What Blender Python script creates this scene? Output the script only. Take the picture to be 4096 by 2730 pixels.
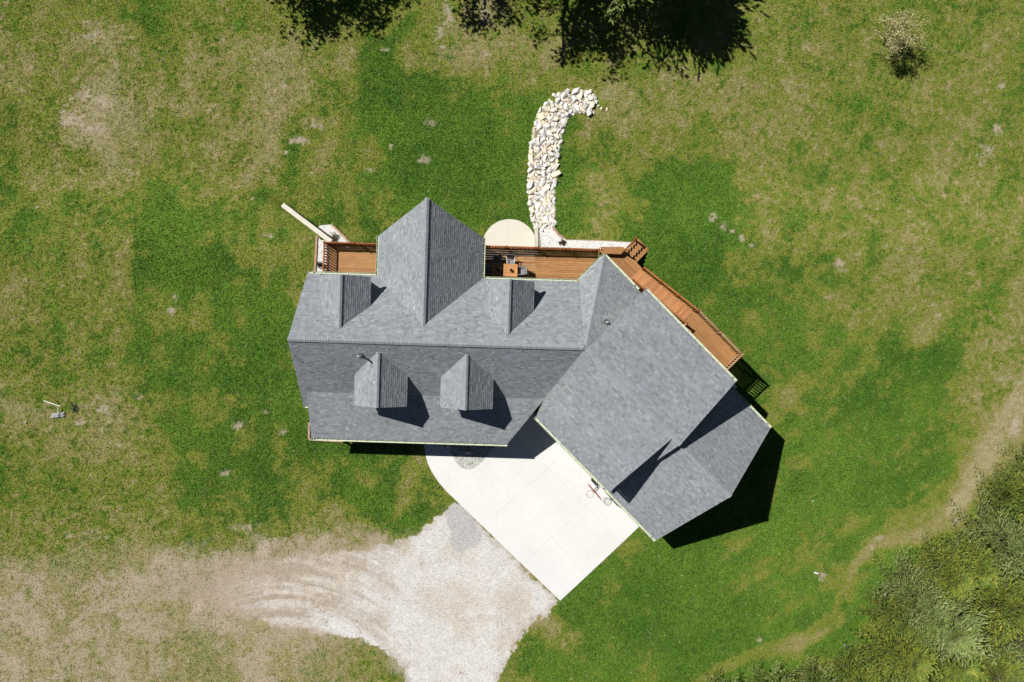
import bpy, bmesh, math, random
import numpy as np
from mathutils import Vector, Matrix

random.seed(7)
RNG = np.random.default_rng(11)
for o in list(bpy.data.objects):
    bpy.data.objects.remove(o, do_unlink=True)
SC = bpy.context.scene
COL = SC.collection

# ------------------------------------------------------------------ camera, sky, sun, exposure
CAM_H = 51.5                 # metres above the driveway
FPX = 3150.0                 # focal length in pixels of the 4096 px wide photograph
cam = bpy.data.cameras.new("camera")
cam.sensor_fit = 'HORIZONTAL'; cam.sensor_width = 36.0
cam.lens = 36.0 * FPX / 4096.0
cam.clip_start = 0.5; cam.clip_end = 4000
camo = bpy.data.objects.new("camera", cam); COL.objects.link(camo)
camo.location = (0, 0, CAM_H); camo.rotation_euler = (0, 0, 0)
SC.camera = camo

TO_SUN = Vector((-0.638, 0.432, 1.0)).normalized()
SUN_EL = math.asin(TO_SUN.z); SUN_AZ = math.atan2(TO_SUN.x, TO_SUN.y)
world = bpy.data.worlds.new("World"); SC.world = world; world.use_nodes = True
wn = world.node_tree; wn.nodes.clear()
sky = wn.nodes.new("ShaderNodeTexSky"); sky.sky_type = 'NISHITA'; sky.sun_disc = False
sky.sun_elevation = SUN_EL; sky.sun_rotation = SUN_AZ
sky.altitude = 300; sky.air_density = 0.42; sky.dust_density = 0.1; sky.ozone_density = 1.0
bg = wn.nodes.new("ShaderNodeBackground"); bg.inputs[1].default_value = 0.05
wo = wn.nodes.new("ShaderNodeOutputWorld")
wn.links.new(sky.outputs[0], bg.inputs[0]); wn.links.new(bg.outputs[0], wo.inputs[0])

sun = bpy.data.lights.new("sun", 'SUN'); sun.energy = 5.0; sun.angle = math.radians(0.53)
sun.color = (1.0, 0.972, 0.925)
suno = bpy.data.objects.new("sun", sun); COL.objects.link(suno)
suno.rotation_euler = TO_SUN.to_track_quat('Z', 'Y').to_euler(); suno.location = (-30, 20, 60)

vs = SC.view_settings
vs.view_transform = 'Standard'; vs.look = 'None'; vs.exposure = 0.30; vs.gamma = 1.0
vs.use_curve_mapping = False

# ------------------------------------------------------------------ helpers
def V2(px, py, z=0.0):
    """world point at height z, from the survey marks measured on the photograph"""
    k = (CAM_H - z) / FPX
    return Vector(((px - 2048.0) * k, -(py - 1365.0) * k, z))

def tag(o, label=None, cat=None, group=None, kind=None):
    if label: o["label"] = label
    if cat: o["category"] = cat
    if group: o["group"] = group
    if kind: o["kind"] = kind
    return o

def empty(name, loc=(0, 0, 0), rz=0.0):
    o = bpy.data.objects.new(name, None); COL.objects.link(o)
    o.location = loc; o.rotation_euler = (0, 0, rz); o.empty_display_size = 0.2
    return o

def link(name, me, parent=None, loc=None, rot=None):
    o = bpy.data.objects.new(name, me); COL.objects.link(o)
    if parent is not None: o.parent = parent
    if loc is not None: o.location = loc
    if rot is not None: o.rotation_euler = rot
    return o

class MB:
    """collects faces into one mesh"""
    def __init__(s):
        s.v = []; s.f = []; s.c = []
    def poly(s, pts, col=None):
        n = len(s.v); s.v += [tuple(p) for p in pts]
        s.f.append(tuple(range(n, n + len(pts)))); s.c.append(col)
    def box(s, c, size, rz=0.0, col=None, M=None):
        hx, hy, hz = size[0] / 2, size[1] / 2, size[2] / 2
        R = Matrix.Translation(Vector(c)) @ Matrix.Rotation(rz, 4, 'Z') if M is None else M
        P = [R @ Vector((x * hx, y * hy, z * hz)) for z in (-1, 1) for y in (-1, 1) for x in (-1, 1)]
        n = len(s.v); s.v += [tuple(p) for p in P]
        for q in ((0, 2, 3, 1), (4, 5, 7, 6), (0, 1, 5, 4), (2, 6, 7, 3), (0, 4, 6, 2), (1, 3, 7, 5)):
            s.f.append(tuple(n + i for i in q)); s.c.append(col)
    def prism(s, pts, z0, z1, col=None):
        """vertical prism over a plan polygon (counter-clockwise)"""
        a = sum(pts[i][0] * pts[(i + 1) % len(pts)][1] - pts[(i + 1) % len(pts)][0] * pts[i][1] for i in range(len(pts)))
        if a < 0: pts = list(reversed(pts))
        n = len(s.v); m = len(pts)
        s.v += [(p[0], p[1], z0) for p in pts] + [(p[0], p[1], z1) for p in pts]
        s.f.append(tuple(n + m + i for i in range(m))); s.c.append(col)
        s.f.append(tuple(n + i for i in reversed(range(m)))); s.c.append(col)
        for i in range(m):
            j = (i + 1) % m
            s.f.append((n + i, n + j, n + m + j, n + m + i)); s.c.append(col)
    def tube(s, pts, radii, seg=8, caps=True, col=None):
        n0 = len(s.v); pts = [Vector(p) for p in pts]
        if not hasattr(radii, '__len__'): radii = [radii] * len(pts)
        for i, p in enumerate(pts):
            d = (pts[min(i + 1, len(pts) - 1)] - pts[max(i - 1, 0)]).normalized()
            a = d.orthogonal().normalized() if i == 0 else (prev - d * prev.dot(d)).normalized()
            prev = a; b = d.cross(a)
            for k in range(seg):
                t = 2 * math.pi * k / seg
                s.v.append(tuple(p + (a * math.cos(t) + b * math.sin(t)) * radii[i]))
        for i in range(len(pts) - 1):
            for k in range(seg):
                k2 = (k + 1) % seg
                s.f.append((n0 + i * seg + k, n0 + i * seg + k2, n0 + (i + 1) * seg + k2, n0 + (i + 1) * seg + k)); s.c.append(col)
        if caps:
            s.f.append(tuple(n0 + k for k in reversed(range(seg)))); s.c.append(col)
            e = n0 + (len(pts) - 1) * seg
            s.f.append(tuple(e + k for k in range(seg))); s.c.append(col)
    def mesh(s, name, mat=None, smooth=False):
        me = bpy.data.meshes.new(name)
        me.from_pydata(s.v, [], s.f)
        if mat is not None: me.materials.append(mat)
        if any(c is not None for c in s.c):
            at = me.color_attributes.new("tone", 'FLOAT_COLOR', 'CORNER')
            arr = []
            for f, c in zip(s.f, s.c):
                c = c if c is not None else (0.3, 0.3, 0.3)
                arr += [c[0], c[1], c[2], 1.0] * len(f)
            at.data.foreach_set("color", arr)
        if smooth:
            me.polygons.foreach_set("use_smooth", [True] * len(me.polygons))
        me.update()
        return me
    def build(s, name, mat=None, parent=None, smooth=False):
        return link(name, s.mesh(name, mat, smooth), parent)

def clip_poly(poly, a, b, c):
    """keep the part of a 2-D polygon where a*x+b*y+c >= 0"""
    out = []; n = len(poly)
    for i in range(n):
        p, q = poly[i], poly[(i + 1) % n]
        dp = a * p[0] + b * p[1] + c; dq = a * q[0] + b * q[1] + c
        if dp >= 0: out.append(p)
        if (dp >= 0) != (dq >= 0):
            t = dp / (dp - dq); out.append((p[0] + (q[0] - p[0]) * t, p[1] + (q[1] - p[1]) * t))
    return out

def area2(poly):
    return 0.5 * sum(poly[i][0] * poly[(i + 1) % len(poly)][1] - poly[(i + 1) % len(poly)][0] * poly[i][1] for i in range(len(poly)))

def clip_convex(poly, conv):
    if area2(conv) < 0: conv = list(reversed(conv))
    n = len(conv)
    for i in range(n):
        p, q = conv[i], conv[(i + 1) % n]
        a = -(q[1] - p[1]); b = (q[0] - p[0]); c = -(a * p[0] + b * p[1])
        poly = clip_poly(poly, a, b, c)
        if len(poly) < 3: return []
    return poly

# value noise in numpy
_LAT = RNG.random((8, 512, 512))
def vnoise(x, y, k=0):
    x = np.asarray(x, float) + 137.3 * (k + 1); y = np.asarray(y, float) + 71.9 * (k + 1)
    xi = np.floor(x).astype(int); yi = np.floor(y).astype(int)
    fx = x - xi; fy = y - yi
    fx = fx * fx * (3 - 2 * fx); fy = fy * fy * (3 - 2 * fy)
    L = _LAT[k % 8]
    g = lambda i, j: L[i % 512, j % 512]
    return (g(xi, yi) * (1 - fx) + g(xi + 1, yi) * fx) * (1 - fy) + (g(xi, yi + 1) * (1 - fx) + g(xi + 1, yi + 1) * fx) * fy
def fbm(x, y, octs=4, k=0, gain=0.55):
    s = 0; a = 1; t = 0
    ca, sa = math.cos(0.6), math.sin(0.6)
    for i in range(octs):
        s = s + a * vnoise(x, y, k + i); t += a; a *= gain
        x, y = (x * ca - y * sa) * 2.03 + 3.1, (x * sa + y * ca) * 2.03 + 1.7
    return s / t
def sstep(a, b, x):
    t = np.clip((x - a) / (b - a), 0, 1); return t * t * (3 - 2 * t)

# ------------------------------------------------------------------ materials
def new_mat(name):
    m = bpy.data.materials.new(name); m.use_nodes = True
    nt = m.node_tree
    return m, nt, nt.nodes["Principled BSDF"]
def N(nt, t, **kw):
    n = nt.nodes.new(t)
    for k, v in kw.items():
        if k in n.inputs: n.inputs[k].default_value = v
        else: setattr(n, k, v)
    return n
def ramp(nt, fac, stops):
    r = nt.nodes.new("ShaderNodeValToRGB")
    e = r.color_ramp.elements
    while len(e) < len(stops): e.new(0.5)
    for i, (p, c) in enumerate(stops):
        e[i].position = p; e[i].color = (c[0], c[1], c[2], 1)
    nt.links.new(fac, r.inputs[0]); return r.outputs[0]
def mixc(nt, a, b, fac, mode='MIX'):
    n = nt.nodes.new("ShaderNodeMix"); n.data_type = 'RGBA'; n.blend_type = mode
    for s, v in ((n.inputs[0], fac), (n.inputs[6], a), (n.inputs[7], b)):
        if hasattr(v, 'is_linked'): nt.links.new(v, s)
        elif isinstance(v, (int, float)): s.default_value = v
        else: s.default_value = (*v[:3], 1)
    return n.outputs[2]
def bump(nt, bs, h, strength=0.4, dist=0.02):
    b = nt.nodes.new("ShaderNodeBump"); b.inputs["Strength"].default_value = strength; b.inputs["Distance"].default_value = dist
    nt.links.new(h, b.inputs["Height"]); nt.links.new(b.outputs[0], bs.inputs["Normal"])
def wpos(nt):
    return nt.nodes.new("ShaderNodeNewGeometry").outputs["Position"]
def noise(nt, vec, scale, detail=3, rough=0.6):
    n = N(nt, "ShaderNodeTexNoise"); n.inputs["Scale"].default_value = scale
    n.inputs["Detail"].default_value = detail; n.inputs["Roughness"].default_value = rough
    if vec is not None: nt.links.new(vec, n.inputs["Vector"])
    return n.outputs["Fac"]

def simple_mat(name, col, rough=0.6, var=0.12, scale=6.0, metal=0.0, bumpk=0.0, spec=0.3):
    m, nt, bs = new_mat(name)
    f = noise(nt, wpos(nt), scale, 4)
    lo = tuple(c * (1 - var) for c in col); hi = tuple(min(1, c * (1 + var)) for c in col)
    nt.links.new(ramp(nt, f, [(0.3, lo), (0.7, hi)]), bs.inputs["Base Color"])
    bs.inputs["Roughness"].default_value = rough; bs.inputs["Metallic"].default_value = metal
    bs.inputs["Specular IOR Level"].default_value = spec
    if bumpk: bump(nt, bs, noise(nt, wpos(nt), scale * 6, 4), bumpk, 0.01)
    return m

def tone_mat(name, rough=0.9, grain=60.0, gk=0.12, spec=0.2, bumpk=0.25, attr="tone", trans=0.0, big=0.0, bigscale=1.2):
    """base colour from the piece's own tone, with fine grain"""
    m, nt, bs = new_mat(name)
    a = N(nt, "ShaderNodeAttribute"); a.attribute_name = attr
    g = noise(nt, wpos(nt), grain, 3, 0.7)
    gr = ramp(nt, g, [(0.25, (1 - gk,) * 3), (0.75, (1 + gk,) * 3)])
    c = mixc(nt, a.outputs["Color"], gr, 1.0, 'MULTIPLY')
    if big:
        g2 = ramp(nt, noise(nt, wpos(nt), bigscale, 4, 0.6), [(0.3, (1 - big,) * 3), (0.7, (1 + big,) * 3)])
        c = mixc(nt, c, g2, 1.0, 'MULTIPLY')
    nt.links.new(c, bs.inputs["Base Color"])
    bs.inputs["Roughness"].default_value = rough; bs.inputs["Specular IOR Level"].default_value = spec
    if bumpk: bump(nt, bs, g, bumpk, 0.004)
    if trans:
        tr = N(nt, "ShaderNodeBsdfTranslucent"); nt.links.new(c, tr.inputs[0])
        mx = N(nt, "ShaderNodeMixShader"); mx.inputs[0].default_value = trans
        out = nt.nodes["Material Output"]
        nt.links.new(bs.outputs[0], mx.inputs[1]); nt.links.new(tr.outputs[0], mx.inputs[2]); nt.links.new(mx.outputs[0], out.inputs[0])
    return m

def wood_mat(name, dark, mid, light, rough=0.62, stretch=(1.2, 14.0, 14.0)):
    m, nt, bs = new_mat(name)
    tc = N(nt, "ShaderNodeTexCoord"); oi = N(nt, "ShaderNodeObjectInfo")
    mp = N(nt, "ShaderNodeMapping"); mp.inputs["Scale"].default_value = stretch
    nt.links.new(tc.outputs["Object"], mp.inputs["Vector"])
    ad = N(nt, "ShaderNodeVectorMath"); ad.operation = 'ADD'
    sc = N(nt, "ShaderNodeVectorMath"); sc.operation = 'SCALE'; sc.inputs["Scale"].default_value = 37.0
    cmb = N(nt, "ShaderNodeCombineXYZ")
    for i in range(3): nt.links.new(oi.outputs["Random"], cmb.inputs[i])
    nt.links.new(cmb.outputs[0], sc.inputs[0]); nt.links.new(mp.outputs[0], ad.inputs[0]); nt.links.new(sc.outputs[0], ad.inputs[1])
    f = noise(nt, ad.outputs[0], 1.6, 5, 0.65)
    c = ramp(nt, f, [(0.25, dark), (0.5, mid), (0.78, light)])
    rv = ramp(nt, oi.outputs["Random"], [(0.0, (0.82, 0.80, 0.78)), (0.5, (1, 1, 1)), (1.0, (1.16, 1.14, 1.1))])
    c = mixc(nt, c, rv, 1.0, 'MULTIPLY')
    w = ramp(nt, noise(nt, wpos(nt), 1.1, 3), [(0.35, (0.88, 0.88, 0.9)), (0.7, (1.1, 1.1, 1.1))])
    c = mixc(nt, c, w, 1.0, 'MULTIPLY')
    nt.links.new(c, bs.inputs["Base Color"]); bs.inputs["Roughness"].default_value = rough
    bs.inputs["Specular IOR Level"].default_value = 0.3
    bump(nt, bs, f, 0.25, 0.004)
    return m

M = {}
M['shingle'] = tone_mat("asphalt_shingle", 0.92, 90, 0.16, 0.2, 0.3, big=0.06, bigscale=0.7)
M['grass'] = tone_mat("grass_blades", 0.75, 30, 0.10, 0.15, 0.0, trans=0.25)
M['leaf'] = tone_mat("cedar_foliage", 0.7, 20, 0.12, 0.15, 0.0, trans=0.18)
M['rock'] = tone_mat("limestone_rock", 0.9, 14, 0.16, 0.2, 0.5)
M['wood'] = wood_mat("stained_deck_wood", (0.225, 0.105, 0.036), (0.325, 0.160, 0.056), (0.43, 0.225, 0.085))
M['wood_tread'] = wood_mat("stained_tread_wood", (0.30, 0.125, 0.045), (0.42, 0.19, 0.075), (0.52, 0.26, 0.11))
M['log'] = wood_mat("peeled_log_rail", (0.19, 0.062, 0.02), (0.28, 0.098, 0.03), (0.36, 0.14, 0.05), stretch=(6, 6, 6))
M['log_pale'] = wood_mat("weathered_log_rail", (0.30, 0.16, 0.08), (0.40, 0.23, 0.12), (0.48, 0.30, 0.18), stretch=(6, 6, 6))
M['tabletop'] = wood_mat("teak_table_slats", (0.36, 0.16, 0.05), (0.46, 0.22, 0.075), (0.55, 0.29, 0.11))
M['gutter'] = simple_mat("pale_green_gutter", (0.50, 0.54, 0.39), 0.45, 0.05, 3)
M['gutter_dark'] = simple_mat("gutter_outlet", (0.02, 0.02, 0.02), 0.6)
M['siding'] = simple_mat("sage_siding", (0.33, 0.36, 0.27), 0.7, 0.06, 3)
M['trim'] = simple_mat("pale_trim", (0.62, 0.63, 0.52), 0.6, 0.05, 3)
M['fascia'] = simple_mat("roof_edge_metal", (0.17, 0.18, 0.19), 0.5, 0.06, 3)
M['foundation'] = simple_mat("cast_concrete_wall", (0.50, 0.46, 0.39), 0.9, 0.12, 2.2, bumpk=0.3)
M['glass'] = simple_mat("window_glass", (0.03, 0.04, 0.05), 0.05, 0.1, 1, spec=0.6)
M['door'] = simple_mat("garage_door_paint", (0.5, 0.5, 0.44), 0.5, 0.04)
M['frontdoor'] = simple_mat("brown_door", (0.16, 0.07, 0.03), 0.5, 0.1)
M['timber'] = simple_mat("faded_landscape_timber", (0.34, 0.22, 0.155), 0.85, 0.2, 5, bumpk=0.3)
M['black'] = simple_mat("black_plastic", (0.015, 0.015, 0.017), 0.45, 0.1, 10)
M['blackmetal'] = simple_mat("black_steel", (0.02, 0.02, 0.022), 0.35, 0.1, 10, metal=0.4)
M['mesh_fabric'] = simple_mat("grey_sling_fabric", (0.20, 0.20, 0.21), 0.7, 0.08, 20)
M['alu'] = simple_mat("brushed_aluminium", (0.34, 0.33, 0.32), 0.4, 0.06, 10, metal=0.6)
M['pvc'] = simple_mat("white_pvc", (0.75, 0.75, 0.73), 0.4, 0.04)
M['lead'] = simple_mat("vent_flashing", (0.09, 0.09, 0.095), 0.5, 0.1, 8)
M['board_red'] = simple_mat("backboard_edge", (0.34, 0.07, 0.025), 0.4, 0.15, 5)
M['rim'] = simple_mat("rim_steel", (0.30, 0.22, 0.18), 0.45, 0.15, 20)
M['net'] = simple_mat("white_net_cord", (0.62, 0.60, 0.57), 0.8, 0.05)
M['bark'] = simple_mat("tree_bark", (0.10, 0.075, 0.055), 0.95, 0.3, 9, bumpk=0.5)
M['weathered'] = simple_mat("grey_weathered_wood", (0.31, 0.31, 0.31), 0.85, 0.25, 14, bumpk=0.2)
M['downspout'] = simple_mat("grey_downspout", (0.36, 0.36, 0.38), 0.4, 0.06, 5)

def concrete_mat(name, base, var=0.06):
    m, nt, bs = new_mat(name); p = wpos(nt)
    a = noise(nt, p, 0.35, 5, 0.6); b = noise(nt, p, 3.5, 5, 0.65); c = noise(nt, p, 45, 3)
    col = ramp(nt, a, [(0.3, tuple(x * (1 - var) for x in base)), (0.7, tuple(x * (1 + var * .5) for x in base))])
    col = mixc(nt, col, ramp(nt, b, [(0.28, (0.955, 0.945, 0.93)), (0.5, (1, 1, 1)), (0.8, (1.015, 1.015, 1.015))]), 1.0, 'MULTIPLY')
    col = mixc(nt, col, ramp(nt, c, [(0.3, (0.95, 0.95, 0.95)), (0.7, (1.04, 1.04, 1.04))]), 1.0, 'MULTIPLY')
    nt.links.new(col, bs.inputs["Base Color"]); bs.inputs["Roughness"].default_value = 0.9
    bs.inputs["Specular IOR Level"].default_value = 0.2
    bump(nt, bs, c, 0.15, 0.004)
    return m
M['concrete'] = concrete_mat("broom_finished_concrete", (0.622, 0.612, 0.594))
M['patio'] = concrete_mat("cream_patio_concrete", (0.585, 0.545, 0.47))

def gravel_mat(name, pale, dark, warm, stone=28.0, warmk=0.5):
    m, nt, bs = new_mat(name); p = wpos(nt)
    vo = N(nt, "ShaderNodeTexVoronoi"); vo.inputs["Scale"].default_value = stone; nt.links.new(p, vo.inputs["Vector"])
    hs = N(nt, "ShaderNodeSeparateColor"); nt.links.new(vo.outputs["Color"], hs.inputs[0])
    col = ramp(nt, hs.outputs[0], [(0.0, dark), (0.45, pale), (1.0, tuple(min(1, c * 1.12) for c in pale))])
    big = noise(nt, p, 0.45, 5, 0.62)
    wf = ramp(nt, big, [(0.42, (0, 0, 0)), (0.68, (warmk,) * 3)])
    col = mixc(nt, col, warm, wf)
    mid = noise(nt, p, 2.6, 5, 0.7)
    col = mixc(nt, col, ramp(nt, mid, [(0.3, (0.86, 0.86, 0.86)), (0.7, (1.08, 1.08, 1.08))]), 1.0, 'MULTIPLY')
    nt.links.new(col, bs.inputs["Base Color"]); bs.inputs["Roughness"].default_value = 0.95
    bs.inputs["Specular IOR Level"].default_value = 0.15
    bump(nt, bs, vo.outputs["Distance"], 0.7, 0.02)
    return m
M['gravel_bed'] = gravel_mat("grey_bed_gravel", (0.50, 0.50, 0.48), (0.20, 0.20, 0.20), (0.46, 0.44, 0.40), 22, 0.2)
M['gravel_white'] = gravel_mat("white_bed_gravel", (0.62, 0.61, 0.58), (0.34, 0.33, 0.31), (0.58, 0.55, 0.50), 24, 0.2)
M['dust'] = simple_mat("grey_limestone_screenings", (0.43, 0.42, 0.405), 0.95, 0.2, 2.6, bumpk=0.3)

# ------------------------------------------------------------------ survey frames
TH = math.radians(1.75)
E = Vector((math.cos(TH), -math.sin(TH), 0)); F = Vector((math.sin(TH), math.cos(TH), 0))     # main block: along / to the back
U = Vector((0.6997, -0.7145, 0)); NN = Vector((0.7145, 0.6997, 0))                             # wing: along / to the north-east
def UN(u, n, z=0.0): return Vector((U.x * u + NN.x * n, U.y * u + NN.y * n, z))

def seg_dist(x, y, a, b):
    ax, ay = a[0], a[1]; dx, dy = b[0] - ax, b[1] - ay
    t = np.clip(((x - ax) * dx + (y - ay) * dy) / (dx * dx + dy * dy + 1e-9), 0, 1)
    return np.hypot(x - ax - t * dx, y - ay - t * dy)
def inside(x, y, poly):
    r = np.zeros(np.shape(x), bool); n = len(poly)
    for i in range(n):
        a, b = poly[i], poly[(i + 1) % n]
        c = ((a[1] > y) != (b[1] > y))
        with np.errstate(divide='ignore', invalid='ignore'):
            xi = (b[0] - a[0]) * (y - a[1]) / (b[1] - a[1] + 1e-12) + a[0]
        r ^= c & (x < xi)
    return r
def sdist(x, y, poly):
    """signed distance, positive inside"""
    d = np.full(np.shape(x), 1e9); n = len(poly)
    for i in range(n): d = np.minimum(d, seg_dist(x, y, poly[i], poly[(i + 1) % n]))
    return np.where(inside(x, y, poly), d, -d)

WALL_A = (-15.36, 9.12); WALL_B = (-11.80, 6.48)
def terrain(x, y):
    x = np.asarray(x, float); y = np.asarray(y, float)
    zn = -2.3 * sstep(5.5, 12.0, y)
    # walk-out yard behind the house, held by the two concrete walls
    ax, ay = WALL_A; bx, by = WALL_B
    nx, ny = -(by - ay), (bx - ax); L = math.hypot(nx, ny); nx /= L; ny /= L
    dl = (x - ax) * nx + (y - ay) * ny
    wl = 0.10 + np.maximum(0, y - 9.0) * 0.9
    pl = sstep(-wl, wl, dl)
    pl = np.where(y < by, np.where(y < 3.0, 0, sstep(-0.1, 0.1, x + 11.75)), pl)
    xr = 1.72 + 0.45 * sstep(7.4, 9.0, y)
    wr = 0.09 + 1.3 * sstep(7.3, 9.5, y)
    pr = sstep(-wr, wr, xr - x)
    pit = pl * pr * (y > 3.0)
    z = zn * (1 - pit) - 2.35 * pit
    z = z + 0.10 * (fbm(x * 0.16, y * 0.16, 3, 1) - 0.5) * sstep(9, 16, np.hypot(x, y))
    return z
def TZ(x, y): return float(terrain(np.array([x]), np.array([y]))[0])
def G(px, py, lift=0.0):
    """ground point seen at a pixel of the survey photograph"""
    z = 0.0
    for _ in range(12):
        p = V2(px, py, z); z = 0.5 * z + 0.5 * TZ(p.x, p.y)
    p = V2(px, py, z); return Vector((p.x, p.y, TZ(p.x, p.y) + lift))
def GP(lst): return [tuple(G(a, b).xy) for a, b in lst]

# outlines in plan
ISLAND = GP([(1985, 1760), (1978, 1787), (1955, 1812), (1938, 1838), (1915, 1862), (1890, 1876), (1868, 1879), (1845, 1870), (1825, 1850), (1812, 1826), (1804, 1800), (1799, 1760)])
DRIVE = GP([(1697, 1740), (1697, 1780), (1702, 1820), (1712, 1856), (1728, 1890), (1752, 1926), (1785, 1965), (1830, 2008), (2000, 2172), (2241, 2403), (2330, 2320), (2450, 2208), (2566, 2098), (2500, 1985), (2230, 1700), (2170, 1640), (2060, 1700), (1985, 1740)]) + ISLAND
ROAD = GP([(1815, 1998), (1785, 2035), (1752, 2063), (1715, 2092), (1681, 2112), (1650, 2140), (1615, 2160), (1508, 2184), (1380, 2200), (1250, 2220), (1120, 2232), (960, 2270), (850, 2340), (900, 2430), (1030, 2500), (1180, 2530), (1300, 2535), (1389, 2550), (1466, 2566), (1538, 2606), (1606, 2660), (1630, 2800), (1955, 2800), (2010, 2690), (2044, 2628), (2103, 2525), (2160, 2480), (2204, 2448), (2238, 2404), (2000, 2172), (1835, 2010)])
DUST = GP([(1790, 2025), (1830, 2012), (1865, 2040), (1890, 2075), (1905, 2105), (1932, 2135), (1925, 2170), (1890, 2190), (1855, 2205), (1818, 2205), (1800, 2180), (1808, 2140), (1790, 2110), (1785, 2065)])
BED_RIGHT = [tuple(V2(a, b, -0.25).xy) for a, b in [(2154, 1000), (2153, 935), (2165, 905), (2212, 903), (2232, 935), (2263, 962), (2400, 966), (2525, 972), (2512, 1000)]]
BED_PIT = [tuple(V2(a, b, -2.35).xy) for a, b in [(1268, 915), (1282, 903), (1325, 899), (1362, 935), (1398, 972), (1398, 1010), (1310, 1010)]]
BED_LEFT = [tuple(V2(a, b, 0.0).xy) for a, b in [(1264, 945), (1288, 962), (1320, 968), (1320, 1100), (1258, 1100)]]
BED_GARAGE = [tuple(UN(u, n).xy) for u, n in [(9.0, 7.0), (9.0, 8.35), (12.2, 8.35), (12.2, 7.0)]]
PATIO = []
_pc = V2(2038, 985, -2.3)
for i in range(25):
    t = math.pi * i / 24; PATIO.append((_pc.x + 1.86 * math.cos(t), _pc.y + 1.84 * math.sin(t)))
PATIO = [(_pc.x + 1.80, _pc.y - 1.6)] + PATIO + [(_pc.x - 1.86, _pc.y - 1.6)]
HOUSE_FP = [[tuple(p) for p in q] for q in (
    [V2(1262, 1130, 0).xy, V2(2300, 1160, 0).xy, V2(2290, 1600, 0).xy, V2(1235, 1740, 0).xy],
    [UN(-1.5, -1.9).xy, UN(16.3, -1.9).xy, UN(16.3, 7.3).xy, UN(-1.5, 7.3).xy],
    [V2(1530, 960, -2).xy, V2(1700, 850, -2).xy, V2(1920, 970, -2).xy, V2(1920, 1130, 0).xy, V2(1530, 1130, 0).xy],
    [(-11.9, 3.0), (-8.0, 3.0), (-8.0, 6.2), (-11.6, 6.2)],
    [(-2, 3), (5.7, 3), (5.7, 5.9), (-2, 5.9)])]
SWALE = [(2180, 915, 34), (2172, 860, 48), (2165, 780, 52), (2170, 700, 56), (2176, 620, 58), (2188, 540, 58), (2205, 480, 60), (2240, 430, 52), (2290, 405, 48), (2340, 408, 44), (2372, 420, 36)]
SWALE_G = [(*G(a, b).xy, w / 60.0) for a, b, w in SWALE]
def swale_d(x, y):
    d = np.full(np.shape(x), -9.0)
    for (a, b) in zip(SWALE_G[:-1], SWALE_G[1:]):
        d = np.maximum(d, 0.5 * (a[2] + b[2]) - seg_dist(x, y, a, b))
    return d

# ------------------------------------------------------------------ lawn condition (0 lush .. 9 bare), surveyed every 128 px
LAWN = """
65453445544444685556555555555555
65675556765336766765555555555554
64576666774112346545666555555554
55687666764222122377566655555555
55787556735412112255456655555565
45575557536312112264112655555655
35554355344432222264112555555555
45554224443333333363112355555555
45554212444333333333112333455555
55554423356333333333333234555555
55554332244333333333333333344556
55543332333333333333333333432346
77674333233333333333333344333366
66676333323333333333333333322356
44555323343445333333333333233467
55456333343254333333333333333566
55666556566333333333322333445566
77777888888888888833322333444679
88889999899999888823222333235679
88888889988999888822322222257789
88888778877655553322212236788899
88888778877655553322212236788899
"""
LAWN = np.array([[int(c) for c in r] for r in LAWN.split()], float) / 9.0
BARE = [(1071, 942, 26, 13), (430, 1640, 55, 28), (330, 1690, 40, 16), (2850, 872, 22, 24), (2895, 902, 38, 16), (2925, 925, 22, 14), (2965, 952, 20, 20), (3008, 982, 16, 12),
        (3352, 1058, 36, 26), (3372, 1082, 24, 14), (3310, 1190, 24, 7), (3335, 1180, 8, 12), (3385, 1220, 15, 10), (3610, 1000, 24, 10), (3540, 985, 14, 10), (3950, 600, 44, 34), (3990, 520, 26, 40), (3925, 650, 22, 20), (4010, 340, 18, 24),
        (1785, 60, 34, 70), (1760, 130, 26, 40), (1775, 190, 22, 14), (1945, 215, 22, 18), (1540, 200, 22, 6), (290, 480, 70, 60), (380, 510, 60, 40), (330, 380, 50, 40), (370, 150, 60, 30), (350, 90, 30, 10),
        (3290, 2310, 26, 22), (3270, 2290, 10, 8), (3036, 2560, 18, 16), (3515, 2150, 40, 18), (3480, 2190, 22, 20), (4060, 1720, 30, 50), (3820, 2090, 24, 30),
        (1140, 610, 24, 8), (1085, 640, 16, 6), (1200, 560, 60, 20), (1255, 505, 40, 30), (1130, 345, 30, 26), (990, 712, 14, 10), (1010, 800, 10, 14), (520, 695, 18, 16), (150, 830, 8, 8), (330, 1060, 14, 12), (510, 965, 14, 10), (690, 1250, 22, 20), (700, 1190, 10, 18),
        (380, 2130, 22, 14), (275, 2145, 26, 10), (410, 2150, 40, 10), (480, 1780, 30, 10), (560, 1590, 26, 12), (545, 1640, 14, 30), (950, 1700, 26, 20), (1065, 1650, 26, 14), (1125, 1730, 24, 16), (905, 1890, 26, 18), (1480, 680, 40, 12), (1700, 640, 30, 24), (1715, 490, 34, 24), (1560, 585, 16, 20),
        (1000, 2230, 220, 42), (760, 2270, 200, 50), (1150, 2170, 160, 34), (960, 2110, 60, 26), (1060, 2330, 300, 60), (640, 2390, 160, 40), (900, 2430, 160, 30), (420, 2440, 60, 26), (1350, 2170, 120, 22), (400, 2340, 120, 40), (80, 2420, 60, 80)]
STRIP = [(4160, 1500, 70), (4060, 1640, 75), (3960, 1800, 70), (3860, 1950, 55), (3810, 2080, 45), (3660, 2150, 34), (3500, 2175, 30), (3420, 2260, 22), (3390, 2370, 34), (3340, 2470, 50), (3200, 2560, 42), (3000, 2630, 36), (2800, 2715, 32), (2600, 2800, 30)]
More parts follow.
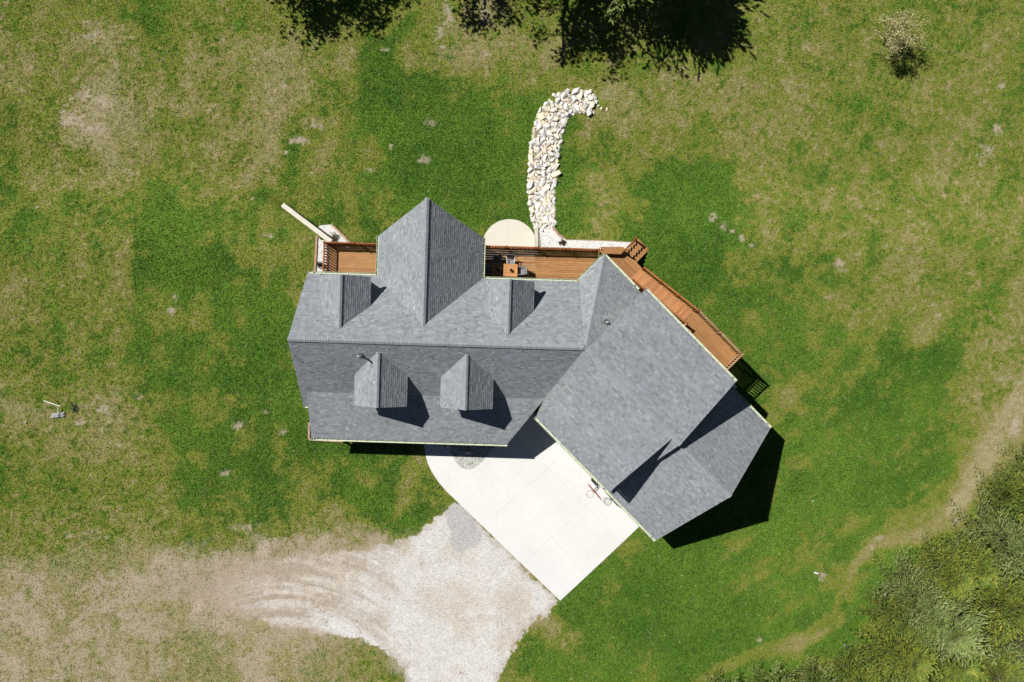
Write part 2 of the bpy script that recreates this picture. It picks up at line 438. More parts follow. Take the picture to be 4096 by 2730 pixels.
def lawn_dry(x, y):
    z = terrain(x, y); k = FPX / (CAM_H - z)
    px = x * k + 2048; py = 1365 - y * k
    # a wandering look-up so that no survey cell shows
    px2 = px + 300 * (fbm(x * 0.28, y * 0.28, 4, 3, 0.6) - 0.5); py2 = py + 300 * (fbm(x * 0.28, y * 0.28, 4, 5, 0.6) - 0.5)
    gx = np.clip(px2 / 128 - 0.5, 0, 30.999); gy = np.clip(py2 / 128 - 0.5, 0, 20.999)
    xi = gx.astype(int); yi = gy.astype(int); fx = gx - xi; fy = gy - yi
    fx = fx * fx * (3 - 2 * fx); fy = fy * fy * (3 - 2 * fy)
    d = (LAWN[yi, xi] * (1 - fx) + LAWN[yi, xi + 1] * fx) * (1 - fy) + (LAWN[yi + 1, xi] * (1 - fx) + LAWN[yi + 1, xi + 1] * fx) * fy
    bare = np.zeros(np.shape(x))
    wob = 1 + 1.1 * (fbm(x * 1.3, y * 1.3, 3, 2) - 0.5)
    for (cx, cy, rx, ry) in BARE:
        q = np.hypot((px - cx) / rx, (py - cy) / ry) * wob
        bare = np.maximum(bare, 1 - sstep(0.15, 1.45, q))
    strip = np.zeros(np.shape(x))
    for (a, b) in zip(STRIP[:-1], STRIP[1:]):
        strip = np.maximum(strip, 1 - sstep(0.35, 1.35, seg_dist(px, py, a, b) / (0.5 * (a[2] + b[2])) * wob))
    return d, bare, px, py, strip

DIRTZONE = [(1840, 2050), (1740, 2160), (1560, 2200), (1480, 2180), (1350, 2165), (1150, 2170), (960, 2190), (760, 2230), (560, 2290), (520, 2370), (700, 2430), (900, 2470), (1050, 2520), (1300, 2530), (1480, 2580), (1620, 2680), (1640, 2800), (1900, 2800), (1990, 2600), (2110, 2440), (2150, 2390)]
GREEN_D = np.array((0.046, 0.106, 0.012)); GREEN_L = np.array((0.100, 0.176, 0.020))
OLIVE = np.array((0.148, 0.172, 0.027)); DRY = np.array((0.205, 0.190, 0.066)); STRAW = np.array((0.305, 0.262, 0.155))
DIRT = np.array((0.315, 0.258, 0.192))
def lerp(a, b, t): return a * (1 - t[..., None]) + b * t[..., None]
def lawn_colour(x, y):
    d, bare, px, py, strip = lawn_dry(x, y)
    n1 = fbm(x * 0.75, y * 0.75, 4, 0, 0.6); n2 = fbm(x * 3.2, y * 3.2, 3, 4, 0.65); n3 = fbm(x * 0.33, y * 0.33, 3, 6)
    # mowing streaks on the tended lawn to the south-east
    st = 0.6 * vnoise((x * 0.80 + y * 0.60) * 0.10, (x * 0.60 - y * 0.80) * 1.1, 2) + 0.4 * vnoise((x * 0.82 + y * 0.57) * 0.14, (x * 0.57 - y * 0.82) * 3.0, 4)
    se = sstep(2300, 2900, px) * sstep(1500, 1900, py)
    sw_ = vnoise(x * 1.35 + 0.25 * n1, y * 0.09, 5) * (px < 1300) + vnoise((x * 0.5 + y * 0.87) * 0.12, (x * 0.87 - y * 0.5) * 1.3, 6) * (px >= 1300)
    g = 0.58 * n1 + 0.42 * n2
    t = -0.06 + d * 1.06 + (0.5 - g) * 1.18 + se * (st - 0.5) * 0.46 - 0.06 * se + (1 - se) * (sw_ - 0.5) * 0.22 + strip * (0.22 + 1.0 * (n2 - 0.38) + 0.9 * (n1 - 0.42))
    green = lerp(GREEN_D, GREEN_L, sstep(0.25, 0.75, 0.5 * n3 + 0.5 * n2) * 0.8 + 0.2 * se)
    n5 = fbm(x * 4.3 + 31, y * 4.3 - 17, 3, 1, 0.6)
    rough_ = 1 - se
    t = t - 0.40 * sstep(0.60, 0.72, n5) * rough_ * sstep(0.40, 0.7, d) + 0.42 * sstep(0.64, 0.76, 1 - n5) * rough_ * sstep(0.25, 0.6, d)
    c = lerp(green, OLIVE, sstep(0.28, 0.48, t))
    c = lerp(c, DRY, sstep(0.54, 0.76, t))
    c = lerp(c, STRAW, sstep(0.82, 1.12, t) * (0.55 + 0.45 * n2))
    n4 = fbm(x * 6.5, y * 6.5, 3, 7, 0.7)
    b2 = 0.85 * sstep(0.42, 0.85, bare * 0.80 + (n2 - 0.5) * 1.1 + (n4 - 0.5) * 0.9) * sstep(0.02, 0.3, bare)
    dz_ = sdist(px, py, DIRTZONE) / 60.0
    zone = sstep(-0.9, 1.3, dz_ + (n1 - 0.5) * 3.2 + (n2 - 0.5) * 1.6)
    b2 = np.maximum(b2, zone * 0.96)
    far_soil = sstep(0.70, 0.92, d) * sstep(0.38, 0.60, n1 * 0.6 + n2 * 0.4)
    b2 = np.maximum(b2, 0.8 * far_soil)
    c = lerp(c, DIRT * (0.70 + 0.38 * n1[..., None] + 0.22 * n2[..., None]), b2)
    return c, t, b2

# grid of the ground near the house
GX0, GX1, GY0, GY1, GS = -38.0, 38.0, -25.5, 27.0, 0.12
nx = int((GX1 - GX0) / GS) + 1; ny = int((GY1 - GY0) / GS) + 1
gx, gy = np.meshgrid(np.linspace(GX0, GX1, nx), np.linspace(GY0, GY1, ny), indexing='xy')
gz = terrain(gx, gy)
gc, gt, gb = lawn_colour(gx, gy)

def np_mesh(name, verts, faces, cols=None, mat=None, attr="tone"):
    me = bpy.data.meshes.new(name)
    k = faces.shape[1]
    me.vertices.add(len(verts)); me.vertices.foreach_set("co", np.ascontiguousarray(verts, np.float32).ravel())
    me.loops.add(faces.size); me.loops.foreach_set("vertex_index", np.ascontiguousarray(faces, np.int32).ravel())
    me.polygons.add(len(faces)); me.polygons.foreach_set("loop_start", np.arange(0, faces.size, k, dtype=np.int32))
    me.update(calc_edges=True)
    if cols is not None:
        at = me.color_attributes.new(attr, 'FLOAT_COLOR', 'POINT')
        c4 = np.ones((len(verts), 4), np.float32); c4[:, :3] = cols
        at.data.foreach_set("color", c4.ravel())
    if mat is not None: me.materials.append(mat)
    return me

def grid_faces(nx, ny, keep=None):
    i = np.arange(ny - 1)[:, None] * nx + np.arange(nx - 1)[None, :]
    f = np.stack([i, i + 1, i + nx + 1, i + nx], -1).reshape(-1, 4)
    return f if keep is None else f[keep.ravel()]

def ground_mat():
    m, nt, bs = new_mat("lawn_soil")
    p = wpos(nt); a = N(nt, "ShaderNodeAttribute"); a.attribute_name = "tone"
    f1 = noise(nt, p, 9, 5, 0.7); f2 = noise(nt, p, 34, 3, 0.7)
    c = mixc(nt, a.outputs["Color"], ramp(nt, f1, [(0.28, (0.66, 0.66, 0.66)), (0.72, (1.32, 1.32, 1.32))]), 1.0, 'MULTIPLY')
    c = mixc(nt, c, ramp(nt, f2, [(0.3, (0.78, 0.78, 0.78)), (0.7, (1.22, 1.22, 1.22))]), 1.0, 'MULTIPLY')
    nt.links.new(c, bs.inputs["Base Color"]); bs.inputs["Roughness"].default_value = 0.95; bs.inputs["Specular IOR Level"].default_value = 0.1
    bump(nt, bs, f1, 0.6, 0.06)
    return m
M['ground'] = ground_mat()
verts = np.stack([gx, gy, gz], -1).reshape(-1, 3)
me = np_mesh("ground", verts, grid_faces(nx, ny), gc.reshape(-1, 3), M['ground'])
# the surrounding land, out to the horizon, stitched on as a ring of large quads
bmg = bmesh.new(); bmg.from_mesh(me)
cl = bmg.verts.layers.float_color["tone"]
def far_ring():
    R = [0, 6, 18, 60, 200, 900, 2600]
    X = [GX0 - r for r in reversed(R[1:])] + list(np.linspace(GX0, GX1, 39)) + [GX1 + r for r in R[1:]]
    Y = [GY0 - r for r in reversed(R[1:])] + list(np.linspace(GY0, GY1, 71)) + [GY1 + r for r in R[1:]]
    XX, YY = np.meshgrid(np.array(X, float), np.array(Y, float), indexing='xy')
    ZZ = terrain(np.clip(XX, GX0, GX1), np.clip(YY, GY0, GY1)); CC, _, _ = lawn_colour(XX, YY)
    vg = {}
    for j, y in enumerate(Y):
        for i, x in enumerate(X):
            edge = GX0 - 1e-6 <= x <= GX1 + 1e-6 and GY0 - 1e-6 <= y <= GY1 + 1e-6
            z = float(ZZ[j, i]) - (0.03 if edge else 0.05)
            v = bmg.verts.new((x, y, z)); v[cl] = (*(CC[j, i] * 0.6 + OLIVE * 0.4), 1); vg[i, j] = v
    for j in range(len(Y) - 1):
        for i in range(len(X) - 1):
            cx = (X[i] + X[i + 1]) / 2; cy = (Y[j] + Y[j + 1]) / 2
            if GX0 < cx < GX1 and GY0 < cy < GY1: continue
            bmg.faces.new((vg[i, j], vg[i + 1, j], vg[i + 1, j + 1], vg[i, j + 1]))
far_ring()
bmg.to_mesh(me); bmg.free()
me.polygons.foreach_set("use_smooth", [True] * len(me.polygons))
ground = link("ground", me); tag(ground, "patchy green and straw coloured lawn and bare soil around the house", kind="structure")

# ------------------------------------------------------------------ gravel road
rgx, rgy = np.meshgrid(np.arange(-19.5, 4.2, 0.055), np.arange(-23.4, -9.6, 0.055), indexing='xy')
rny, rnx = rgx.shape
sd = sdist(rgx, rgy, ROAD)
rag = (fbm(rgx * 1.6, rgy * 1.6, 4, 2, 0.65) - 0.5)
k_ = FPX / CAM_H; rpx = rgx * k_ + 2048; rpy = 1365 - rgy * k_
left = 1 - sstep(720, 1330, rpx)
mask = sd + rag * (0.9 + 1.6 * left) > 0.0
near_drive = sdist(rgx, rgy, [tuple(p) for p in DRIVE]) > 0.35
mask &= ~near_drive
WHITE = np.array((0.520, 0.505, 0.480)); PALE = np.array((0.480, 0.440, 0.390)); TAN = np.array((0.370, 0.305, 0.235))
rad = np.hypot(rpx - 1130, rpy - 3010)
ang = np.arctan2(rpy - 3010, rpx - 1130)
streak = 0.6 * vnoise(rad / 17.0, ang * 2.2, 1) + 0.4 * vnoise(rad / 6.0, ang * 5, 3)
lf = 1 - sstep(1200, 1800, rpx)
fb = fbm(rgx * 0.55, rgy * 0.55, 4, 5, 0.6); fb2 = fbm(rgx * 3.5, rgy * 3.5, 3, 1, 0.65)
tanf = np.clip(sstep(0.40, 0.72, 0.45 * fb + 0.55 * streak * lf + 0.5 * fb * (1 - lf) + 0.42 * lf - 0.10), 0, 1)
rc = lerp(lerp(WHITE, PALE, sstep(0.35, 0.65, fb)), TAN, tanf * (0.25 + 0.75 * lf))
ruts = 0.55 * vnoise(rad / 21.0, ang * 1.6, 4) + 0.45 * vnoise(rad / 8.0, ang * 4, 6) + 0.35 * (fb2 - 0.5)
lane = lerp(TAN * 0.80, PALE * 0.98, sstep(0.30, 0.72, ruts))
lane = lerp(lane, WHITE, sstep(0.60, 0.80, ruts + 0.25 * (fb - 0.5)) * 0.75)
rc = lerp(rc, lane, lf * 0.62)
edge_ = 1 - sstep(0.0, 0.55, sd + rag * 0.9)
rc = lerp(rc, DIRT * 1.02, np.clip(sstep(0.15, 0.95, left) * 0.97 + edge_ * 0.6, 0, 1))
white_bank = np.exp(-((rad - 555) / 38.0) ** 2) * sstep(1180, 1330, rpx) * (1 - sstep(1500, 1640, rpx))
rc = lerp(rc, WHITE, np.clip(white_bank * 1.2 * sstep(0.3, 0.6, fb2 + 0.15), 0, 1))
rc = rc * (0.90 + 0.2 * fb2)[..., None]
dm = sstep(-0.10, 0.14, sdist(rgx, rgy, DUST) + (fb2 - 0.5) * 0.35 + rag * 0.3)
rc = lerp(rc, np.array((0.375, 0.365, 0.355)) * (0.92 + 0.16 * fb)[..., None], dm * 0.92)
keep = mask[:-1, :-1] & mask[1:, :-1] & mask[:-1, 1:] & mask[1:, 1:]
def road_mat():
    m, nt, bs = new_mat("crushed_limestone_road"); p = wpos(nt)
    a = N(nt, "ShaderNodeAttribute"); a.attribute_name = "tone"
    vo = N(nt, "ShaderNodeTexVoronoi"); vo.inputs["Scale"].default_value = 17; nt.links.new(p, vo.inputs["Vector"])
    hs = N(nt, "ShaderNodeSeparateColor"); nt.links.new(vo.outputs["Color"], hs.inputs[0])
    c = mixc(nt, a.outputs["Color"], ramp(nt, hs.outputs[0], [(0, (0.74, 0.74, 0.75)), (0.5, (1, 1, 1)), (1, (1.16, 1.16, 1.17))]), 1.0, 'MULTIPLY')
    nt.links.new(c, bs.inputs["Base Color"]); bs.inputs["Roughness"].default_value = 0.95; bs.inputs["Specular IOR Level"].default_value = 0.15
    bump(nt, bs, vo.outputs["Distance"], 0.6, 0.03)
    return m
M['road'] = road_mat()
used = np.zeros(rnx * rny, bool); ff = grid_faces(rnx, rny, keep); used[ff.ravel()] = True
idx = np.cumsum(used) - 1
rv = np.stack([rgx, rgy, terrain(rgx, rgy) + 0.014], -1).reshape(-1, 3)[used]
rme = np_mesh("gravel_road", rv, idx[ff], rc.reshape(-1, 3)[used], M['road'])
tag(link("gravel_road", rme), "white crushed limestone drive fading into bare soil on the left", kind="structure")

# ------------------------------------------------------------------ grass
excl = [DRIVE, BED_RIGHT, BED_PIT, BED_LEFT, BED_GARAGE, PATIO] + HOUSE_FP
def grass(nb):
    x = RNG.uniform(-36.5, 36.5, nb); y = RNG.uniform(-24.2, 25.8, nb)
    c, t, b = lawn_colour(x, y)
    ok = np.ones(nb, bool)
    for P in excl: ok &= ~(sdist(x, y, P) > -0.03)
    rd = sdist(x, y, ROAD) + (fbm(x * 1.6, y * 1.6, 3, 2, 0.6) - 0.5) * 0.55
    pxx = x * k_ + 2048
    weed = (rd < -0.05) | ((pxx < 1560) & (fbm(x * 1.1, y * 1.1, 3, 7) > 0.62) & (rd < 1.4) & (RNG.random(nb) < 0.5))
    ok &= weed
    ok &= swale_d(x, y) < -0.05
    ok &= RNG.random(nb) > 0.88 * b
    x, y, c, t = x[ok], y[ok], c[ok], t[ok]; n = len(x)
    z = terrain(x, y)
    h = RNG.uniform(0.035, 0.10, n) * (1.25 - 0.65 * np.clip(t, 0, 1)) ; w = RNG.uniform(0.022, 0.05, n)
    a = RNG.uniform(0, 2 * np.pi, n); la = a + RNG.normal(0, 0.8, n); lean = RNG.uniform(0.5, 2.0, n)
    p0 = np.stack([x - np.sin(a) * w, y + np.cos(a) * w, z - 0.01], -1); p1 = np.stack([x + np.sin(a) * w, y - np.cos(a) * w, z - 0.01], -1)
    p2 = np.stack([x + np.cos(la) * h * lean, y + np.sin(la) * h * lean, z + h], -1)
    v = np.stack([p0, p1, p2], 1).reshape(-1, 3)
    jit = RNG.normal(1.0, 0.17, n).clip(0.5, 1.6)
    straw = (RNG.random(n) < 0.03 + 0.16 * np.clip(t, 0, 1))
    c = np.where(straw[:, None], c * 0.35 + STRAW * 0.65, c)
    weedc = (rd[ok] > -0.05); c = np.where(weedc[:, None], GREEN_L * 1.0, c)
    c = (c * jit[:, None] * 1.22).clip(0, 0.8)
    f = np.arange(3 * n).reshape(-1, 3)
    gm = np_mesh("grass", v, f, np.repeat(c, 3, 0), M['grass'])
    tag(link("grass", gm), "short mixed green and straw coloured grass covering the lawn", "grass", kind="stuff")
grass(780000)

# ------------------------------------------------------------------ paved surfaces
def slabs(name, outline, cuts, z0, z1, mat, label):
    """one concrete surface, split at its control joints into slabs"""
    root = empty(name, (0, 0, 0)); tag(root, label, kind="structure")
    bm = bmesh.new()
    vsx = [bm.verts.new((p[0], p[1], 0)) for p in outline]
    bm.faces.new(vsx)
    for (a, b, sel) in cuts:
        a = Vector((*a, 0)); b = Vector((*b, 0)); d = (b - a); nrm = Vector((-d.y, d.x, 0)).normalized()
        faces = [f for f in bm.faces if sel is None or sel(f.calc_center_median())]
        geom = list({e for f in faces for e in f.edges}) + list({v for f in faces for v in f.verts}) + faces
        bmesh.ops.bisect_plane(bm, geom=geom, plane_co=a, plane_no=nrm, dist=1e-5)
    bm.normal_update()
    for f in bm.faces:
        c = f.calc_center_median(); mb = MB()
        pts = [(c.x + (l.vert.co.x - c.x) * (1 - 0.0028 / max(0.3, (l.vert.co - c).length)), c.y + (l.vert.co.y - c.y) * (1 - 0.0028 / max(0.3, (l.vert.co - c).length))) for l in f.loops]
        if abs(area2(pts)) < 0.02: continue
        mb.prism(pts, z0, z1); mb.build("slab", mat, root)
    bm.free()
    return root
g = lambda a, b: tuple(G(a, b).xy)
slabs("concrete_driveway", DRIVE, [
    (g(1845, 1880), g(1788, 1957), lambda c: c.x < g(1880, 0)[0]),
    (g(1700, 1822), g(1803, 1805), lambda c: c.x < g(1830, 0)[0] and c.y > g(0, 1900)[1]),
    (g(1936, 1853), g(2300, 2250), lambda c: c.x > g(1760, 0)[0] and c.y < g(0, 1800)[1]),
    (g(2151, 1830), g(2495, 2182), lambda c: c.x > g(1900, 0)[0]),
    (g(2182, 1880), g(1950, 2088), lambda c: c.x > g(1800, 0)[0]),
    (g(2365, 2005), g(2098, 2250), lambda c: c.x > g(1800, 0)[0]),
], -0.09, 0.045, M['concrete'], "pale concrete driveway beside the garage with a curved walk to the porch")

pz = -2.30
slabs("patio", PATIO, [((_pc.x - 0.10, 9), (_pc.x - 0.10, 0), None)], -2.5, pz, M['patio'], "half round cream concrete patio under the back deck")

def sheet(name, poly, zfun, mat, label, th=0.05):
    bm = bmesh.new(); bm.faces.new([bm.verts.new((p[0], p[1], 0)) for p in poly])
    bmesh.ops.triangulate(bm, faces=bm.faces[:])
    for _ in range(3): bmesh.ops.subdivide_edges(bm, edges=bm.edges[:], cuts=1, use_grid_fill=True)
    for v in bm.verts: v.co.z = zfun(v.co.x, v.co.y) + 0.012 * random.random()
    m_ = bpy.data.meshes.new(name); bm.to_mesh(m_); bm.free(); m_.materials.append(mat)
    return tag(link(name, m_), label, kind="structure")
sheet("gravel_island", [(p[0], p[1]) for p in ISLAND] , lambda x, y: 0.022, M['gravel_bed'], "grey gravel bed ringed by the concrete walk at the porch")
sheet("gravel_bed", BED_RIGHT, lambda x, y: max(TZ(x, y), -0.6) + 0.04, M['gravel_white'], "white gravel bed along the back deck")
sheet("gravel_bed", BED_PIT, lambda x, y: -2.30, M['gravel_white'], "pale gravel bed in the corner behind the diagonal concrete wall")
sheet("gravel_bed", BED_LEFT, lambda x, y: 0.05, M['gravel_white'], "narrow pale gravel strip left of the small deck")
sheet("gravel_bed", BED_GARAGE, lambda x, y: 0.05, M['gravel_bed'], "shaded gravel strip behind the garage")

def wall_run(name, pts, tops, bots, th, mat, label, cat):
    mb = MB()
    for i in range(len(pts) - 1):
        a, b = Vector(pts[i]), Vector(pts[i + 1]); d = (b - a).normalized(); n_ = Vector((-d.y, d.x)) * th / 2
        P = [(a + n_), (a - n_), (b - n_), (b + n_)]
        zt = (tops[i], tops[i], tops[i + 1], tops[i + 1]); zb = (bots[i], bots[i], bots[i + 1], bots[i + 1])
        t = [Vector((p.x, p.y, z)) for p, z in zip(P, zt)]; b_ = [Vector((p.x, p.y, z)) for p, z in zip(P, zb)]
        mb.poly(t); mb.poly(list(reversed(b_)))
        for k in range(4): mb.poly([b_[k], b_[(k + 1) % 4], t[(k + 1) % 4], t[k]])
    o = mb.build(name, mat); return tag(o, label, cat)
wall_run("retaining_wall", [WALL_A, WALL_B], [-1.15, 0.16], [-3.2, -3.0], 0.30, M['foundation'], "long straight diagonal concrete retaining wall left of the small deck", "wall")
pw = V2(2147, 908, -0.3); wall_run("retaining_wall", [(pw.x, pw.y), (pw.x, pw.y - 2.2)], [-0.28, -0.12], [-3, -3], 0.20, M['foundation'], "short concrete wall between the round patio and the white gravel", "wall")

def timber(pts, z, label, w=0.14, h=0.14):
    root = empty("landscape_edging", (pts[0][0], pts[0][1], z)); tag(root, label, "edging")
    for a, b in zip(pts[:-1], pts[1:]):
        a = Vector(a); b = Vector(b); L = (b - a).length; k = max(1, round(L / 2.4))
        for i in range(k):
            p = a + (b - a) * ((i + 0.5) / k)
            mb = MB(); mb.box((0, 0, 0), (L / k - 0.012, w, h))
            o = mb.build("timber", M['timber'], root)
            o.location = (p.x - pts[0][0], p.y - pts[0][1], random.uniform(-.008, .008)); o.rotation_euler = (0, 0, math.atan2(b.y - a.y, b.x - a.x) + random.uniform(-.01, .01))
timber([tuple(V2(*p, -.28).xy) for p in [(2210, 906), (2233, 938), (2264, 963), (2400, 967), (2527, 972)]], -0.22, "pinkish timber edging along the white gravel bed behind the deck")
timber([tuple(V2(*p, -2.3).xy) for p in [(1326, 899), (1364, 935), (1402, 974)]], -2.24, "diagonal timber edging of the gravel corner by the concrete wall")
timber([tuple(V2(*p, 0).xy) for p in [(1268, 944), (1261, 1096)]], 0.08, "straight timber edging left of the small deck")
timber([tuple(V2(*p, 0).xy) for p in [(1237, 1690), (1238, 1758), (1382, 1766)]], 0.05, "reddish timber edging round the front porch corner", 0.13, 0.16)

# ------------------------------------------------------------------ house
def EF(e, f, z=0.0): return Vector((E.x * e + F.x * f, E.y * e + F.y * f, z))
house = empty("house", EF(-4, 0, 0)); H0 = Vector(house.location)
tag(house, "grey shingled house with dormers and an angled garage wing", "house")
class HMB(MB):
    """mesh builder whose result is parented to the house"""
    def part(s, name, mat, parent=None, smooth=False):
        s.v = [(v[0] - H0.x, v[1] - H0.y, v[2] - H0.z) for v in s.v]
        return s.build(name, mat, house if parent is None else parent, smooth)

EXPO = 0.143
TABS = []         # every shingle: (area, list of faces, colour, in-view rank)
class Roof:
    def __init__(s, p0, up, slope):
        s.p0 = Vector(p0); s.up = Vector(up).normalized(); s.s = slope
        s.A = Vector((s.up.y, -s.up.x, 0)); k = math.sqrt(1 + slope * slope); s.k = k
        s.B = Vector((s.up.x, s.up.y, slope)) / k; s.Nrm = s.A.cross(s.B).normalized()
        if s.Nrm.z < 0: s.Nrm = -s.Nrm
    def z(s, p): return s.p0.z + s.s * (Vector((p[0], p[1], 0)) - Vector((s.p0.x, s.p0.y, 0))).dot(s.up)
    def on(s, p): return Vector((p[0], p[1], s.z(p)))
    def loc(s, p):
        d = Vector(p) - s.p0; return (d.dot(s.A), d.dot(s.B))
    def at(s, a, b, h=0.0): return s.p0 + s.A * a + s.B * b + s.Nrm * h
    def cover(s, plan, name, rank=0, deck=True, wear=0.0):
        poly = [s.loc(s.on(p)) for p in plan]
        if area2(poly) < 0: poly.reverse()
        if deck:
            mb = HMB(); top = [s.at(a, b, -0.004) for a, b in poly]; bot = [s.at(a, b, -0.15) for a, b in poly]
            mb.poly(top if (top[1] - top[0]).cross(top[2] - top[1]).z > 0 else top[::-1]); mb.poly(bot[::-1])
            for i in range(len(poly)):
                j = (i + 1) % len(poly); mb.poly([bot[i], bot[j], top[j], top[i]])
            mb.part(name, M['fascia'])
        b0 = min(p[1] for p in poly); b1 = max(p[1] for p in poly); a0 = min(p[0] for p in poly); a1 = max(p[0] for p in poly)
        nrow = int((b1 - b0) / EXPO) + 1
        for r in range(nrow):
            y0 = b0 + r * EXPO; y1 = y0 + EXPO
            x = a0 - random.uniform(0, 0.3)
            while x < a1:
                w = random.choice((0.11, 0.14, 0.17, 0.20, 0.24, 0.28)) * random.uniform(.9, 1.1)
                full = [(x + 0.002, y0), (x + w - 0.002, y0), (x + w - 0.002, y1 + 0.004), (x + 0.002, y1 + 0.004)]
                q = clip_convex(full, poly); x += w
                if len(q) < 3 or abs(area2(q)) < 0.0015: continue
                thick = random.random() < 0.5
                hb = (0.019 if thick else 0.0125) + random.uniform(-.001, .0015)
                hf = lambda y: hb - (hb - 0.004) * (y - y0) / EXPO
                top = [s.at(p[0], p[1], hf(p[1])) for p in q]; low = [s.at(p[0], p[1], 0.0) for p in q]
                faces = [top]
                for i in range(len(q)):
                    j = (i + 1) % len(q)
                    if q[i][1] > y1 - 0.01 and q[j][1] > y1 - 0.01: continue
                    faces.append([low[i], low[j], top[j], top[i]])
                m = s.at(x, y0)
                v = random.gauss(0, 0.10) + (0.05 if thick else -0.03)
                v += 0.05 * (float(vnoise(m.x * 0.9, m.y * 0.9, 3)) - 0.5)
                v = max(-0.36, min(0.40, v))
                t = random.random()
                base = (0.220, 0.235, 0.248) if t < 0.55 else ((0.234, 0.244, 0.252) if t < 0.8 else (0.212, 0.228, 0.254))
                c = tuple(b_ * (1 + v) for b_ in base)
                TABS.append((abs(area2(q)) * s.Nrm.z * (1 if len(q) == 4 else 0.1) + rank, faces, c))
        return s

CAPS = []         # (origin, along, side, slopeL, slopeR)
def caps_line(p, q, up_l, sl, up_r, sr, half=0.15, expo=0.143, keep=True):
    """ridge or hip caps from p to q; l/r give the two slopes falling away from the line"""
    p, q = Vector(p), Vector(q); d = (q - p); L = d.length; d.normalize()
    k = int(L / expo)
    for i in range(k):
        CAPS.append((p + d * (i * L / k), d, L / k, Vector(up_l), sl, Vector(up_r), sr, half, keep))

ZR, ZE, SB = 7.30, 3.45, 0.955
RF = -0.28
main_back = Roof(EF(0, RF, ZR), -F, SB)
main_front = Roof(EF(0, RF, ZR), F, SB)
porch = Roof(EF(0, -3.40, ZR - SB * 3.12), F, 0.487)
EL, ER = -12.60, 4.07
HC = UN(0.18, 7.69, ZE); HA = UN(0.18, 5.51, ZE); RS = UN(3.14, 2.69, 7.30)
main_back.cover([EF(EL, 3.75), EF(EL, RF), EF(ER + .12, RF), EF(4.30, 3.75)], "main_roof")
main_front.cover([EF(EL, RF), EF(EL, -4.33), EF(1.3, -4.33), EF(2.2, -3.3), EF(ER + .12, RF)], "main_roof")
porch.cover([EF(-12.20, -3.40), EF(-12.20, -6.38), EF(-0.10, -6.38), EF(2.05, -3.40)], "porch_roof")
# great room gable with its prow
gc_ = -5.12; gh = 3.19; gz_r = 6.35; gs = (gz_r - ZE) / gh
gl = Roof(EF(gc_, 0, gz_r), E, gs); gr = Roof(EF(gc_, 0, gz_r), -E, gs)
gl.cover([EF(gc_, 8.06), EF(gc_, 0.45), EF(gc_ - gh, 3.2), EF(gc_ - gh, 6.19)], "gable_roof")
gr.cover([EF(gc_, 8.06), EF(gc_, 0.45), EF(gc_ + gh, 3.2), EF(gc_ + gh, 6.23)], "gable_roof")
# hip end and steep sides of the wing
hs_ = (RS.z - ZE) / (3.14 - 0.18)
hip = Roof(HA, U, hs_)
hip.cover([HA + U * 0.0, HC, RS], "hip_roof")
NC = 2.69; ZW = 7.32
ns_ = (ZW - ZE) / (7.69 - NC); ne_steep = Roof(UN(0, NC, ZW), -NN, ns_)
ne_steep.cover([HC, RS, UN(3.6, NC), UN(3.6, 7.69)], "wing_roof")
sw_steep = Roof(UN(0, NC, ZW), NN, 0.80)
sw_steep.cover([UN(3.0, NC), UN(10.76, NC), UN(10.76, -2.20), UN(4.34, -2.20), UN(3.78, -1.13)], "wing_roof")
# low-pitched shed roofs raised on both sides of the wing
ss = (ZW - 5.85) / (7.63 - NC)
ne_shed = Roof(UN(0, NC, ZW + 0.03), -NN, ss); ne_shed.cover([UN(3.27, NC), UN(10.76, NC), UN(10.76, 7.63), UN(3.27, 7.63)], "shed_roof", rank=1)
ss2 = (ZW - 5.85) / (NC + 2.11)
sw_shed = Roof(UN(0, NC, ZW + 0.03), NN, ss2); sw_shed.cover([UN(4.10, NC), UN(10.19, NC), UN(10.19, -2.11), UN(4.10, -2.11)], "shed_roof", rank=1)
# lower garage
ZG = 6.78; sg = (ZG - 2.90) / 4.95
ga_ne = Roof(UN(0, NC, ZG), -NN, sg); ga_ne.cover([UN(10.5, NC), UN(15.0, NC), UN(15.0, 7.64), UN(10.5, 7.64)], "garage_roof", rank=0.5)
ga_sw = Roof(UN(0, NC, ZG), NN, sg); ga_sw.cover([UN(10.3, NC), UN(15.0, NC), UN(15.0, -2.27), UN(10.3, -2.27)], "garage_roof", rank=0.5)

caps_line(EF(ER - 0.05, RF, ZR), EF(EL, RF, ZR), -F, -SB, F, -SB)
caps_line(EF(gc_, 0.72, gz_r), EF(gc_, 8.06, gz_r), -E, -gs, E, -gs)
caps_line(HC, RS, -U, -hs_, NN, -ns_)
caps_line(UN(10.76, NC, ZW + 0.03), UN(3.3, NC, ZW + 0.03), NN, -ss, -NN, -ss2, 0.14)
caps_line(UN(15.0, NC, ZG), UN(10.80, NC, ZG), NN, -sg, -NN, -sg, 0.15)

